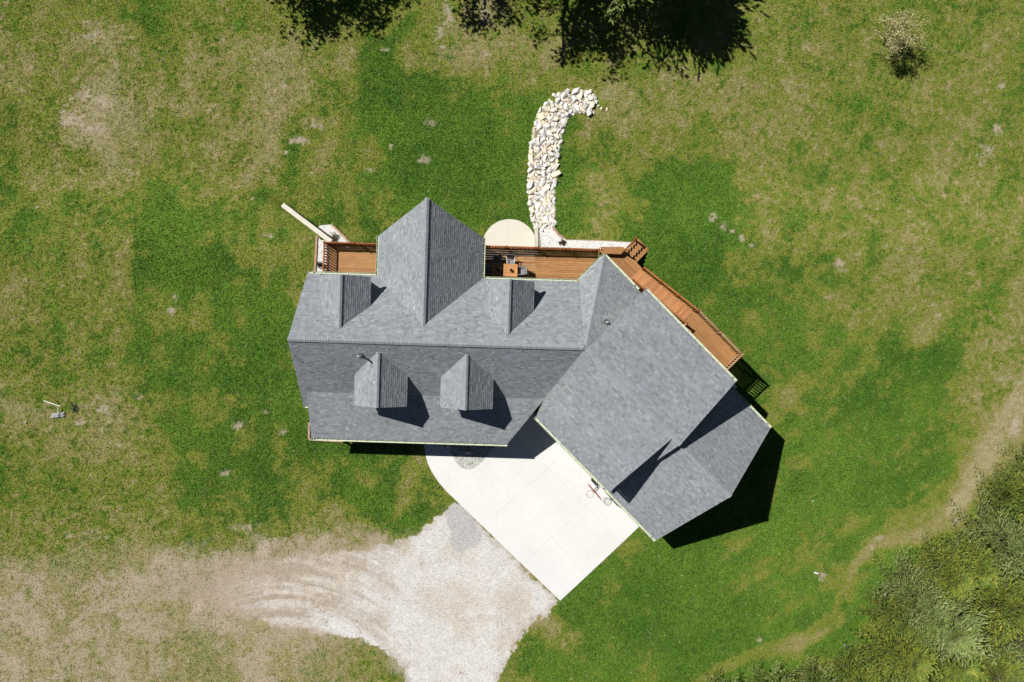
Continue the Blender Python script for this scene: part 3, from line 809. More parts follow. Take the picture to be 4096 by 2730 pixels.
# dormers: (ridge e, front f, inner f, ridge z, eave z, half width, direction)
def dormer(ec, ff, fin, zr, ze, half, sgn, label):
    s = (zr - ze) / half
    l = Roof(EF(ec, 0, zr), E, s); r = Roof(EF(ec, 0, zr), -E, s)
    fe = fin + sgn * (zr - ze) / SB
    l.cover([EF(ec, ff), EF(ec, fin - sgn * 0.25), EF(ec - half, fe - sgn * 0.3), EF(ec - half, ff)], "dormer_roof")
    r.cover([EF(ec, ff), EF(ec, fin - sgn * 0.25), EF(ec + half, fe - sgn * 0.3), EF(ec + half, ff)], "dormer_roof")
    caps_line(*((EF(ec, ff, zr), EF(ec, fin + sgn * 0.05, zr)) if sgn < 0 else (EF(ec, fin + sgn * 0.05, zr), EF(ec, ff, zr))), -E, -s, E, -s, 0.13, keep=False)
    # body under the roof
    w = half - 0.22; f0 = ff - sgn * 0.20; f1 = fin + sgn * 0.3; zb = 4.0 if sgn < 0 else 3.8
    mb = HMB(); P = []
    for f in (f0, f1):
        P.append([EF(ec - w, f, zb), EF(ec + w, f, zb), EF(ec + w, f, zr - s * w - 0.16), EF(ec, f, zr - 0.16), EF(ec - w, f, zr - s * w - 0.16)])
    if sgn > 0: P[0].reverse(); P[1].reverse()
    mb.poly(P[0]); mb.poly(P[1][::-1])
    for i in range(5):
        j = (i + 1) % 5; mb.poly([P[0][j], P[0][i], P[1][i], P[1][j]])
    d = mb.part("dormer", M['siding']); d["label"] = label
    mb = HMB(); mb.box(EF(ec, f0 + sgn * 0.015, 4.95), (0.95, 0.06, 1.15), -TH); mb.part("window_frame", M['trim'], d)
    mb = HMB(); mb.box(EF(ec, f0 + sgn * 0.03, 4.95), (0.80, 0.06, 1.0), -TH); mb.part("window", M['glass'], d)
    return d
dormer(-9.87, 3.50, 0.38, 6.64, 5.34, 1.50, 1, "left dormer on the back slope")
dormer(-0.24, 3.52, 0.34, 6.70, 5.34, 1.45, 1, "right dormer on the back slope")
dormer(-7.58, -4.03, -0.80, 6.78, 5.46, 1.54, -1, "left dormer on the front slope")
dormer(-2.55, -4.01, -0.77, 6.80, 5.46, 1.53, -1, "right dormer on the front slope")

# --- shingles: the 300 that show largest are pieces of their own, the rest one part
TABS.sort(key=lambda t: -t[0])
def tab_mesh(mb, t):
    for f in t[1]: mb.poly(f, t[2])
for t in TABS[:300]:
    mb = HMB(); tab_mesh(mb, t); mb.part("shingle", M['shingle'])
mb = HMB()
for t in TABS[300:]: tab_mesh(mb, t)
o = mb.part("shingle_field", M['shingle']); o["kind"] = "stuff"

# --- ridge caps
def cap_faces(c):
    p, d, L, ul, sl, ur, sr, half, keep = c
    out = []; up = Vector((0, 0, 1))
    def side(u, s):
        w = Vector((u.x, u.y, 0)); w = w - d * 0; v = Vector((u.x, u.y, s * 0.62)); v.normalize(); return v
    vl, vr = side(ul, sl), side(ur, sr)
    if abs(d.z) > 0.05:      # hip: fall away square to the hip line, lying in each slope
        def sq(v, n):
            t = n.cross(d).normalized(); return t if t.dot(v) > 0 else -t
        nl = Vector((-ul.x * sl, -ul.y * sl, 1)).normalized(); nr = Vector((-ur.x * sr, -ur.y * sr, 1)).normalized()
        vl, vr = sq(vl, nl), sq(vr, nr)
    lift0, lift1 = 0.050, 0.026
    a = p + up * lift0; b = p + d * (L + 0.004) + up * lift1
    tl = [a, b, b + vl * half, a + vl * half]; tr = [a, a + vr * half, b + vr * half, b]
    out += [tl if (tl[1] - tl[0]).cross(tl[2] - tl[1]).z > 0 else tl[::-1], tr if (tr[1] - tr[0]).cross(tr[2] - tr[1]).z > 0 else tr[::-1]]
    dn = Vector((0, 0, -0.045))
    out += [[a, a + vl * half, a + vl * half + dn, a + dn], [a + vr * half, a, a + dn, a + vr * half + dn]]
    out += [[a + vl * half, b + vl * half, b + vl * half + dn, a + vl * half + dn], [b + vr * half, a + vr * half, a + vr * half + dn, b + vr * half + dn]]
    return out
kept = 0; rest = HMB()
for c in CAPS:
    v = random.gauss(0.03, 0.05); colr = tuple(x * (1 + v) for x in (0.220, 0.235, 0.248))
    tgt = rest
    if c[-1] and kept < 300: tgt = HMB(); kept += 1
    for f in cap_faces(c): tgt.poly(f, colr)
    if tgt is not rest: tgt.part("ridge_cap", M['shingle'])
if rest.v: o = rest.part("ridge_cap_row", M['shingle']); o["kind"] = "stuff"

# --- gutters
HANG = MB(); HANG.box((0, 0, 0), (0.022, 0.135, 0.012)); HANG = HANG.mesh("hanger", M['trim'])
def gutter(p, q, out, outlet=None, step=0.60, hang_lift=0.0):
    p, q, out = Vector(p), Vector(q), Vector(out).normalized(); d = (q - p).normalized(); L = (q - p).length; w = 0.125; h = 0.10
    mb = HMB(); ang = math.atan2(d.y, d.x); c = (p + q) / 2
    zt = p.z - 0.02
    mb.box(c + out * (w / 2 + 0.006) + Vector((0, 0, -0.02 - h)), (L, w, 0.012), ang)
    mb.box(c + out * (w + 0.002) + Vector((0, 0, -0.02 - h / 2)), (L, 0.014, h), ang)
    mb.box(c + out * (0.010) + Vector((0, 0, -0.02 - h / 2)), (L, 0.012, h), ang)
    for e in (p, q): mb.box(e + out * (w / 2) + Vector((0, 0, -0.02 - h / 2)), (0.010, w, h), ang)
    g_ = mb.part("gutter", M['gutter'])
    k = int(L / step)
    for i in range(k):
        t = (i + 0.5) / k
        hgr = link("hanger", HANG, g_, p + d * (L * t) + out * (w / 2 + 0.004) + Vector((0, 0, -0.022)) - H0, (0, 0, ang))
    if outlet is not None:
        m2 = HMB(); m2.box(p + d * (L * outlet) + out * (w / 2) + Vector((0, 0, -0.02 - h + 0.010)), (0.10, 0.09, 0.01), ang); m2.part("outlet", M['gutter_dark'], g_)
gutter(EF(EL, 3.75, ZE), EF(gc_ - gh - 0.13, 3.75, ZE), F, 0.09)
gutter(EF(gc_ - gh, 3.75, ZE), EF(gc_ - gh, 6.19, ZE), -E)
gutter(EF(gc_ + gh, 3.75, ZE), EF(gc_ + gh, 6.23, ZE), E)
gutter(EF(gc_ + gh + 0.13, 3.75, ZE), EF(3.85, 3.75, ZE), F)
gutter(HA, HC, -U); gutter(HC, UN(3.15, 7.69, ZE), NN, 0.9)
gutter(UN(3.27, 7.63, 5.85), UN(10.76, 7.63, 5.85), NN, 0.965)
gutter(UN(4.10, -2.11, 5.85), UN(10.19, -2.11, 5.85), -NN, 0.95)
gutter(UN(10.79, 7.64, 2.90), UN(15.0, 7.64, 2.90), NN, 0.93)
gutter(UN(10.25, -2.27, 2.90), UN(15.0, -2.27, 2.90), -NN, 0.94)
gutter(EF(-12.20, -6.38, 2.868), EF(-0.10, -6.38, 2.868), -F, 0.015)
gutter(EF(EL, -4.33, 3.43), EF(-12.21, -4.33, 3.43), -F, None, 0.3)

# --- walls under the roofs
mb = HMB()
def wall(a, b, z0, z1, z1b=None):
    z1b = z1 if z1b is None else z1b
    mb.poly([(a[0], a[1], z0), (b[0], b[1], z0), (b[0], b[1], z1b), (a[0], a[1], z1)])
L_, R_, B_, F_ = EL + 0.35, 2.2, 3.35, -3.95
wall(EF(L_, B_), EF(L_, RF), -2.5, 3.6, 7.1); wall(EF(L_, RF), EF(L_, F_), -2.5, 7.1, 3.6)
wall(EF(L_, F_), EF(1.6, F_), -0.3, 3.7)
wall(EF(gc_ - gh + .35, B_), EF(L_, B_), -2.5, 3.6); wall(EF(4.2, B_ - 0.2), EF(gc_ + gh - .35, B_), -2.5, 3.6)
wall(EF(gc_ - gh + .35, 5.75), EF(gc_ - gh + .35, B_), -2.5, 3.6); wall(EF(gc_ + gh - .35, B_), EF(gc_ + gh - .35, 5.75), -2.5, 3.6)
wall(EF(gc_ + gh - .35, 5.75), EF(gc_, 7.3), -2.5, 3.6, 6.1); wall(EF(gc_, 7.3), EF(gc_ - gh + .35, 5.75), -2.5, 6.1, 3.6)
w0, w1 = -1.75, 7.20
wall(UN(0.5, w1), UN(0.5, 5.4), -0.4, 3.5)
wall(UN(10.5, w1), UN(0.5, w1), -0.4, 3.6); wall(UN(10.5, w1), UN(3.45, w1), 3.4, 5.85)
wall(UN(4.25, w0), UN(10.0, w0), -0.4, 5.85)
wall(UN(4.25, NC), UN(4.25, w0), 2.9, 7.1, 5.8); wall(UN(3.45, w1), UN(3.45, NC), 3.2, 5.8, 7.1)
wall(UN(10.0, w0), UN(10.0, NC), 2.6, 5.8, 7.1)
wall(UN(10.5, NC), UN(10.5, w1), 2.6, 7.05, 5.8); wall(UN(10.5, w0), UN(10.5, NC), 2.6, 3.4, 7.05)
wall(UN(3.9, -1.0), UN(4.25, w0), -0.3, 4.0, 3.4)
wall(UN(14.7, w1), UN(10.5, w1), -0.4, 3.1); wall(UN(10.0, w0), UN(14.7, w0), -0.4, 3.1)
wall(UN(14.7, w0), UN(14.7, NC), -0.4, 3.1, 6.75); wall(UN(14.7, NC), UN(14.7, w1), -0.4, 6.75, 3.1)
wall(EF(1.6, F_), UN(4.25, w0), -0.3, 3.6)
mb.part("wall", M['siding'])
def opening(p, d, w, h, z, name, mat, frame=True):
    p = Vector(p); ang = math.atan2(d.y, d.x); m_ = HMB(); out = Vector((d.y, -d.x, 0)) * 0.02
    m_.box(Vector((p.x, p.y, z + h / 2)) + out, (w + 0.16, 0.05, h + 0.16), ang); fr = m_.part(name, M['trim'])
    m_ = HMB(); m_.box(Vector((p.x, p.y, z + h / 2)) + out * 1.8, (w, 0.04, h), ang); m_.part("pane" if mat is M['glass'] else "panel", mat, fr)
for u_ in (6.0, 8.9): opening(UN(u_, w0), U, 2.5, 2.15, 0.05, "garage_door", M['door'])
opening(UN(12.6, w0), U, 2.9, 2.15, 0.05, "garage_door", M['door'])
opening(UN(7.8, w1), -U, 0.9, 2.0, 3.86, "door", M['glass'])
for e_ in (-10.8, -7.9, -2.2): opening(EF(e_, F_), E, 1.1, 1.4, 0.9, "window", M['glass'])
opening(EF(-5.1, F_), E, 1.0, 2.1, 0.2, "door", M['frontdoor'])
for e_ in (-9.9,): opening(EF(e_, B_), -E, 1.7, 2.0, 0.97, "patio_door", M['glass'])
for e_ in (0.0, 2.6): opening(EF(e_, B_), -E, 1.6, 2.0, 0.97, "patio_door", M['glass'])
pd = (EF(gc_, 7.3) - EF(gc_ + gh - .35, 5.75)).normalized()
for t_ in (0.3, 0.7):
    opening(EF(gc_ + gh - .35, 5.75) + pd * (3.2 * t_), pd, 1.0, 2.2, 1.2, "window", M['glass'])
for e_ in (-11.9, -8.9, -5.9, -2.9, -0.4):
    m_ = HMB(); m_.tube([EF(e_, -6.15, 0.0), EF(e_, -6.15, 2.75)], 0.09, 10); m_.part("porch_post", M['log'], None, True)
m_ = HMB(); m_.prism([tuple(EF(-12.0, -3.95).xy), tuple(EF(1.4, -3.95).xy), tuple(EF(0.2, -6.0).xy), tuple(EF(-12.0, -6.0).xy)], -0.1, 0.12); m_.part("porch_floor", M['concrete'])

# --- roof vents
def vent(px, py, roof, h, r, label):
    t = (CAM_H - roof.p0.z + roof.s * Vector((roof.p0.x, roof.p0.y, 0)).dot(roof.up)) / (1 + roof.s * Vector(((px - 2048) / FPX, -(py - 1365) / FPX, 0)).dot(roof.up))
    b = Vector(((px - 2048) / FPX * t, -(py - 1365) / FPX * t, CAM_H - t))
    m_ = HMB(); a, bb = roof.loc(b)
    m_.poly([roof.at(a - .16, bb - .18, .022), roof.at(a + .16, bb - .18, .022), roof.at(a + .16, bb + .2, .022), roof.at(a - .16, bb + .2, .022)])
    m_.tube([b + Vector((0, 0, -.05)), b + Vector((0, 0, .10))], [r * 1.9, r * 1.15], 14)
    fl = m_.part("vent_pipe", M['lead']); fl["label"] = label
    m_ = HMB()
    for rr, inv in ((r, False), (r * 0.72, True)):
        n0 = len(m_.v)
        m_.tube([b + Vector((0, 0, -.02)), b + Vector((0, 0, h))], rr, 16, caps=False)
        if inv: m_.f[-16:] = [tuple(reversed(f)) for f in m_.f[-16:]]
    k0 = 16; k1 = 48
    for i in range(16): m_.f.append((16 + i, 16 + (i + 1) % 16, 48 + (i + 1) % 16, 48 + i)); m_.c.append(None)
    m_.part("pipe", M['pvc'], fl, False)
    m_ = HMB(); m_.tube([b + Vector((0, 0, h - .12)), b + Vector((0, 0, h - .10))], r * 0.7, 12); m_.part("bore", M['gutter_dark'], fl)
vent(1446, 1424, main_front, 0.95, 0.055, "tall white vent pipe on the front slope")
vent(2426, 1290, ne_steep, 0.42, 0.06, "short white vent pipe near the hip")

# downspout at the porch corner
m_ = HMB(); a = EF(-12.1, -6.2, 0.2); m_.box(EF(-12.62, -5.75, 0.10), (0.75, 0.09, 0.07), -TH); m_.box(EF(-12.24, -5.75, 1.4), (0.08, 0.08, 2.7), -TH); m_.part("downspout", M['downspout'])

# ------------------------------------------------------------------ decks
DZ = 0.95
UPZ = 3.85
def boards(parent, poly, d, z, mat, pitch=0.1445, th=0.03, name="deck_board", maxlen=4.6):
    """boards laid along d over a convex plan polygon"""
    O = Vector(parent.location); d = Vector((d.x, d.y)).normalized(); n_ = Vector((-d.y, d.x))
    loc = [(Vector((p[0], p[1])).dot(d), Vector((p[0], p[1])).dot(n_)) for p in poly]
    lo = min(p[1] for p in loc); hi = max(p[1] for p in loc); i = 0
    y = lo
    while y < hi - 0.03:
        strip = [(-99, y), (99, y), (99, min(hi, y + pitch - 0.011)), (-99, min(hi, y + pitch - 0.011))]
        q = clip_convex(strip, loc)
        y += pitch; i += 1
        if len(q) < 3: continue
        x0 = min(p[0] for p in q); x1 = max(p[0] for p in q)
        cuts = [x0]; 
        if x1 - x0 > maxlen:
            c = x0 + (x1 - x0) * random.choice((0.34, 0.42, 0.5, 0.58, 0.66)); cuts.append(c)
        cuts.append(x1)
        for a, b in zip(cuts[:-1], cuts[1:]):
            qq = clip_convex(q, [(a + 0.002, y - 9), (b - 0.002, y - 9), (b - 0.002, y + 9), (a + 0.002, y + 9)])
            if len(qq) < 3 or abs(area2(qq)) < 0.003: continue
            c = (sum(p[0] for p in qq) / len(qq), sum(p[1] for p in qq) / len(qq))
            mb = MB(); mb.prism([(p[0] - c[0], p[1] - c[1]) for p in qq], -th, 0)
            o = mb.build(name, mat, parent)
            w = d * c[0] + n_ * c[1]
            o.location = (w.x - O.x, w.y - O.y, z - O.z + random.uniform(-.0015, .0015)); o.rotation_euler = (0, 0, math.atan2(d.y, d.x))

def log_mesh(L, r, mat, name, seg=9, rings=6, wob=0.10):
    mb = MB(); pts = []; rr = []
    for i in range(rings):
        t = i / (rings - 1); pts.append((L * t, random.uniform(-.006, .006) * min(1, L), random.uniform(-.006, .006) * min(1, L))); rr.append(r * random.uniform(1 - wob, 1 + wob))
    mb.tube(pts, rr, seg); return mb.mesh(name, mat, True)
BAL = {k: [log_mesh(1.0, 0.046, M[k], "baluster", 7, 4, 0.12) for _ in range(4)] for k in ('log', 'log_pale')}
def orient(o, a, b, O):
    a, b = Vector(a), Vector(b); d = b - a
    o.location = a - O; o.rotation_mode = 'QUATERNION'; o.rotation_quaternion = d.to_track_quat('X', 'Z')
def post(parent, p, h, mat='log', r=0.075, below=0.25):
    O = Vector(parent.location); o = link("post", log_mesh(h + below, r, M[mat], "post", 10, 4, 0.05), parent)
    orient(o, Vector(p) - Vector((0, 0, below)), Vector(p) + Vector((0, 0, h)), O)
def rail(parent, a, b, mat='log', h=1.0, gap=0.170, base=0.12):
    O = Vector(parent.location); a, b = Vector(a), Vector(b); up = Vector((0, 0, 1)); L = (b - a).length
    for hh, r in ((h, 0.052), (base, 0.045)):
        o = link("rail", log_mesh(L, r, M[mat], "rail", 9, 6, 0.07), parent); orient(o, a + up * hh, b + up * hh, O)
    k = int(L / gap)
    for i in range(1, k):
        p = a + (b - a) * (i / k)
        o = link("baluster", random.choice(BAL[mat]), parent); o.location = p + up * base - O
        o.rotation_mode = 'QUATERNION'; o.rotation_quaternion = up.to_track_quat('X', 'Z'); o.scale = (h - base, 1, 1)
def joist(parent, a, b, w, h, mat='wood', name="joist"):
    O = Vector(parent.location); a, b = Vector(a), Vector(b); L = (b - a).length
    mb = MB(); mb.box((0, 0, 0), (L, w, h)); o = mb.build(name, M[mat], parent); c = (a + b) / 2
    o.location = c - O; o.rotation_mode = 'QUATERNION'; o.rotation_quaternion = (b - a).to_track_quat('X', 'Z')

# small deck left of the great room
e0, e1, f0, f1 = -12.05, -7.98, 3.40, 5.90
d1 = empty("deck", EF((e0 + e1) / 2, (f0 + f1) / 2, DZ)); tag(d1, "small brown wooden deck left of the prow gable with log railing", "deck")
boards(d1, [EF(e0, f0).xy, EF(e1, f0).xy, EF(e1, f1).xy, EF(e0, f1).xy], E, DZ, M['wood'])
for a, b in ((EF(e0, f0, DZ - .13), EF(e0, f1, DZ - .13)), (EF(e0, f1, DZ - .13), EF(e1, f1, DZ - .13)), (EF((e0 + e1) / 2, f0, DZ - .13), EF((e0 + e1) / 2, f1, DZ - .13))): joist(d1, a, b, 0.045, 0.2)
fe = f1 - 0.05; ee = e0 + 0.05
for p in (EF(ee, fe, DZ), EF(ee + 2.10, fe, DZ)): post(d1, p, 1.07)
for p in (EF(ee + .1, f1 - .3, -2.4), EF(e1 - .2, f1 - .3, -2.4)): post(d1, p, DZ + 2.2, 'log', 0.09, 0.1)
rail(d1, EF(ee, fe, DZ), EF(ee + 2.10, fe, DZ)); rail(d1, EF(ee + 2.10, fe, DZ), EF(e1 - .05, fe, DZ)); rail(d1, EF(ee, f0, DZ), EF(ee, fe, DZ))

# long deck, landing, steps and the stair to the upper deck
e0, e1, f0, f1 = -1.98, 5.36, 3.40, 5.97
d2 = empty("deck", EF(2, 4.6, DZ)); tag(d2, "long brown wooden back deck with landing and stair up the garage wing", "deck")
boards(d2, [EF(e0, f0).xy, EF(e1, f0 - 1.2).xy, EF(e1, f1).xy, EF(e0, f1).xy], E, DZ, M['wood'])
fe = f1 - 0.05; pe = [-0.51, 1.42, 3.36, 5.30]
for e_ in pe: post(d2, EF(e_, fe, DZ), 1.07)
for a, b in zip([e0 + 0.02] + pe[:-1], pe): rail(d2, EF(a, fe, DZ), EF(b, fe, DZ))
for a, b in ((EF(e0, f1, DZ - .13), EF(e1, f1, DZ - .13)), (EF(e0, f1 - .9, DZ - .13), EF(e1, f1 - .9, DZ - .13))): joist(d2, a, b, 0.045, 0.2)
for e_ in (-0.3, 2.0, 4.4): post(d2, EF(e_, f1 - .3, -2.4), DZ + 2.2, 'log', 0.09, 0.1)
LANDING = [Vector((5.52, 2.6)), Vector((5.62, 5.86)), Vector((7.12, 5.86)), UN(1.99, 9.2).xy, UN(2.46, 9.18).xy, UN(2.46, 7.25).xy]
boards(d2, LANDING, U, DZ - 0.003, M['wood'])
joist(d2, Vector((5.62, 5.88, DZ - .13)), Vector((7.12, 5.88, DZ - .13)), 0.045, 0.2); joist(d2, UN(1.0, 9.22, DZ - .13), UN(2.46, 9.22, DZ - .13), 0.045, 0.2)
for p in (Vector((7.0, 5.7, -.3)), UN(2.4, 9.1, -.3)): post(d2, p, DZ + .2, 'log', 0.08, 0.2)
# bench
O2 = Vector(d2.location)
mb = MB(); mb.prism([(5.60 - O2.x, 5.98 - O2.y), (7.10 - O2.x, 5.98 - O2.y), (7.20 - O2.x, 5.80 - O2.y), (6.92 - O2.x, 5.52 - O2.y), (5.95 - O2.x, 5.56 - O2.y)], 0.46, 0.50); mb.build("bench_seat", M['wood'], d2)
for p in ((5.75, 5.9), (6.4, 5.9), (7.0, 5.8)): joist(d2, Vector((p[0], p[1], DZ)), Vector((p[0], p[1], DZ + 0.46)), 0.09, 0.09, 'wood', "bench_leg")
# steps down to the lawn
ns = 5
for i in range(ns):
    z = DZ - (i + 1) * 0.185; n0 = 9.24 + i * 0.265
    boards(d2, [UN(0.98, n0).xy, UN(2.0, n0).xy, UN(2.0, n0 + 0.285).xy, UN(0.98, n0 + 0.285).xy], U, z, M['wood'], 0.1425, 0.035, "tread")
for u_ in (1.0, 1.98): joist(d2, UN(u_, 9.2, DZ - .30), UN(u_, 9.24 + ns * .265, DZ - .30 - ns * .185), 0.045, 0.26, 'wood', "stringer")
post(d2, UN(0.88, 9.10, DZ), 1.03); post(d2, UN(0.88, 10.32, 0.12), 1.0)
rail(d2, UN(0.88, 9.10, DZ), UN(0.88, 10.32, 0.12), 'log', 0.92, 9, 0.35)
# stair
nt_ = 15; ru = (6.40 - 2.46) / nt_; rz = (UPZ - DZ) / (nt_ + 1)
for i in range(nt_):
    u0 = 2.46 + i * ru; z = DZ + (i + 1) * rz
    boards(d2, [UN(u0 - 0.015, 8.17).xy, UN(u0 + ru, 8.17).xy, UN(u0 + ru, 9.10).xy, UN(u0 - 0.015, 9.10).xy], NN, z, M['wood_tread'], 0.139, 0.035, "tread")
for n_ in (8.15, 9.12): joist(d2, UN(2.46, n_, DZ + .02), UN(6.40, n_, UPZ - rz + .02), 0.045, 0.26, 'wood', "stringer")
su = [2.56, 3.80, 5.10, 6.42]
sz = lambda u: DZ + (UPZ - DZ) * (u - 2.30) / (6.40 - 2.30)
for u_ in su: post(d2, UN(u_, 9.17, sz(u_)), 1.07, 'log', 0.068)
for a, b in zip(su[:-1], su[1:]): rail(d2, UN(a, 9.17, sz(a)), UN(b, 9.17, sz(b)), 'log', 0.98, 0.21, 0.15)
for u_ in (2.56, 4.6, 6.50): post(d2, UN(u_, 8.12, sz(min(u_, 6.4))), 1.07, 'log', 0.068)
rail(d2, UN(2.56, 8.12, sz(2.56)), UN(4.6, 8.12, sz(4.6)), 'log', 0.95, 0.21, 0.15); rail(d2, UN(4.6, 8.12, sz(4.6)), UN(6.5, 8.12, sz(6.4)), 'log', 0.95, 0.21, 0.15)
rail(d2, UN(6.5, 8.12, UPZ), UN(6.5, 7.25, UPZ), 'log_pale')
# upper deck
boards(d2, [UN(6.40, 7.22).xy, UN(10.15, 7.22).xy, UN(10.15, 9.17).xy, UN(6.40, 9.17).xy], U, UPZ, M['wood'], 0.1445, 0.03)
for a, b in ((UN(6.4, 9.17, UPZ - .13), UN(10.15, 9.17, UPZ - .13)), (UN(10.15, 7.22, UPZ - .13), UN(10.15, 9.17, UPZ - .13)), (UN(6.4, 8.2, UPZ - .13), UN(10.15, 8.2, UPZ - .13))): joist(d2, a, b, 0.045, 0.2)
for u_ in (8.30, 10.14): post(d2, UN(u_, 9.19, UPZ), 1.06, 'log_pale', 0.068)
rail(d2, UN(6.42, 9.19, UPZ), UN(8.30, 9.19, UPZ), 'log_pale'); rail(d2, UN(8.30, 9.19, UPZ), UN(10.14, 9.19, UPZ), 'log_pale'); rail(d2, UN(10.14, 9.19, UPZ), UN(10.14, 7.3, UPZ), 'log_pale')
for p in (UN(10.0, 9.05, 0), UN(8.2, 9.05, 0), UN(6.5, 9.05, 0)): post(d2, p, UPZ - .1, 'log', 0.09, 0.3)

# stoop behind the garage
st = empty("stoop", UN(11.35, 8.05, 0)); tag(st, "shaded grey concrete stoop behind the garage", "stoop")
mb = MB(); mb.box((0, 0, 0.20), (2.0, 0.62, 0.40), math.atan2(U.y, U.x)); mb.build("slab", M['concrete'], st)

# ------------------------------------------------------------------ patio furniture
def table(c, label, k):
    t = empty("patio_table", (c[0], c[1], DZ), -TH); tag(t, label, "table", "square patio tables on the back deck")
    for sx in (-1, 1):
        mb = MB(); mb.box((sx * 0.365, 0, 0.735), (0.07, 0.80, 0.03)); mb.build("frame", M['tabletop'], t)
    for sy in (-1, 1):
        mb = MB(); mb.box((0, sy * 0.375, 0.735), (0.655, 0.05, 0.03)); mb.build("frame", M['tabletop'], t)
    for i in range(6):
        mb = MB(); mb.box((0, 0, 0), (0.655, 0.108, 0.024)); o = mb.build("slat", M['tabletop'], t); o.location = (0, -0.2875 + i * 0.115, 0.733)
    for sx in (-1, 1):
        for sy in (-1, 1):
            mb = MB(); mb.tube([(sx * .34, sy * .34, 0), (sx * .34, sy * .34, .72)], 0.024, 8); mb.build("leg", M['blackmetal'], t)
    return t
def lantern(c, z, label):
    t = empty("lantern", (c[0], c[1], z), random.uniform(0.2, 0.6)); tag(t, label, "lantern", "small black lanterns on the patio tables")
    mb = MB(); mb.box((0, 0, 0.01), (0.15, 0.15, 0.02)); mb.build("base", M['blackmetal'], t)
    for sx in (-1, 1):
        for sy in (-1, 1):
            mb = MB(); mb.box((sx * .065, sy * .065, .10), (.014, .014, .16)); mb.build("corner_bar", M['blackmetal'], t)
    mb = MB(); mb.box((0, 0, .185), (.15, .15, .012)); mb.tube([(0, 0, .19), (0, 0, .22)], [.05, .02], 10); mb.build("lid", M['blackmetal'], t)
    mb = MB(); mb.tube([(0, 0, .02), (0, 0, .10)], .03, 10); mb.build("candle", M['trim'], t)
    mb = MB(); mb.tube([(-.05, 0, .19), (-.05, 0, .25), (.05, 0, .25), (.05, 0, .19)], .006, 6); mb.build("handle", M['blackmetal'], t)
ta, tb = Vector((-0.87, 4.50)), Vector((-0.06, 4.475))
table(ta, "square slatted patio table in the shade of the gable", 0); table(tb, "square slatted patio table standing in the sun on the deck", 1)
lantern(ta, DZ + 0.752, "small black lantern on the shaded patio table"); lantern(tb, DZ + 0.752, "small black lantern on the sunlit patio table")
def chair(x, y, rz, label):
    c = empty("patio_chair", (x, y, DZ), rz); tag(c, label, "chair", "sling chairs round the patio tables")
    def bent(pts, w, th, nm, mat):
        mb = MB(); n = len(pts)
        for side in (1, -1):
            for i in range(n - 1):
                (ya, za), (yb, zb) = pts[i], pts[i + 1]; o = th / 2 * side
                q = [(-w / 2, ya, za + o), (w / 2, ya, za + o), (w / 2, yb, zb + o), (-w / 2, yb, zb + o)]
                mb.poly(q if side > 0 else q[::-1])
        mb.build(nm, M[mat], c)
    bent([(0.26, .42), (0.0, .40), (-0.20, .405)], .46, .014, "seat", 'mesh_fabric')
    bent([(-0.21, .42), (-0.26, .60), (-0.31, .78), (-0.35, .93)], .46, .014, "backrest", 'mesh_fabric')
    for s in (-1, 1):
        mb = MB(); mb.tube([(s * .25, .27, 0), (s * .25, .27, .62)], .014, 8); mb.build("leg", M['alu'], c)
        mb = MB(); mb.tube([(s * .25, -.32, 0), (s * .25, -.22, .42), (s * .25, -.36, .95)], .014, 8); mb.build("leg", M['alu'], c)
        mb = MB(); mb.tube([(s * .25, .29, .63), (s * .25, .1, .645), (s * .25, -.26, .63)], [.022, .026, .02], 8); mb.build("armrest", M['alu'], c)
        mb = MB(); mb.tube([(s * .25, .27, .40), (s * .25, -.22, .41)], .013, 8); mb.build("seat_rail", M['alu'], c)
    mb = MB(); mb.tube([(-.25, -.36, .95), (.25, -.36, .95)], .013, 8); mb.build("top_rail", M['alu'], c)
chair(-0.08, 5.08, math.pi, "sling chair behind the sunlit table, its back to the railing")
chair(-0.92, 5.06, math.pi + .08, "sling chair behind the shaded table, its back to the railing")
chair(0.56, 4.46, math.pi / 2 + .05, "sling chair with grey seat at the sunny end of the tables")
chair(-1.50, 4.50, -math.pi / 2, "sling chair in deep shade against the gable wall")

# ------------------------------------------------------------------ basketball hoop
hb = UN(UN(0, 0).x, 0); bx = Vector((5.36, -9.20, 0.045)); ang = math.atan2(-375, 329)
hoop = empty("basketball_hoop", bx, ang); tag(hoop, "portable basketball hoop with low rim under the garage gutter", "hoop")
# local frame: x along the board, -y towards the rim
def hp(name, mb, mat, par=None, sm=False): return mb.build(name, M[mat], par or hoop, sm)
mb = MB(); mb.prism([(-.48, .28), (-.30, .50), (.30, .50), (.42, .28), (.22, -.08), (-.22, -.08)], 0, .14); mb.prism([(-.36, .28), (-.24, .42), (.24, .42), (.32, .28), (.16, .0), (-.16, .0)], .14, .19); hp("base", mb, 'black')
mb = MB(); mb.tube([(0, .12, .15), (0, .02, 2.15)], .042, 10); hp("pole", mb, 'blackmetal')
for z0, z1 in ((2.12, 2.62), (1.90, 2.36)):
    for s in (-1, 1):
        mb = MB(); mb.tube([(s * .07, .10, z0), (s * .07, -.25, z1 - .12)], .016, 6); hp("arm", mb, 'blackmetal')
mb = MB(); mb.tube([(0.02, .22, 1.35), (0.02, .12, 2.2)], .02, 6); hp("strut", mb, 'blackmetal')
mb = MB(); mb.box((0, -.285, 2.42), (1.12, .035, .74)); bd = hp("backboard", mb, 'board_red')
mb = MB()
for a, b in (((-.57, 2.05), (.57, 2.05)), ((-.57, 2.79), (.57, 2.79)), ((-.57, 2.05), (-.57, 2.79)), ((.57, 2.05), (.57, 2.79))): mb.tube([(a[0], -.285, a[1]), (b[0], -.285, b[1])], .024, 6)
hp("frame", mb, 'board_red', bd)
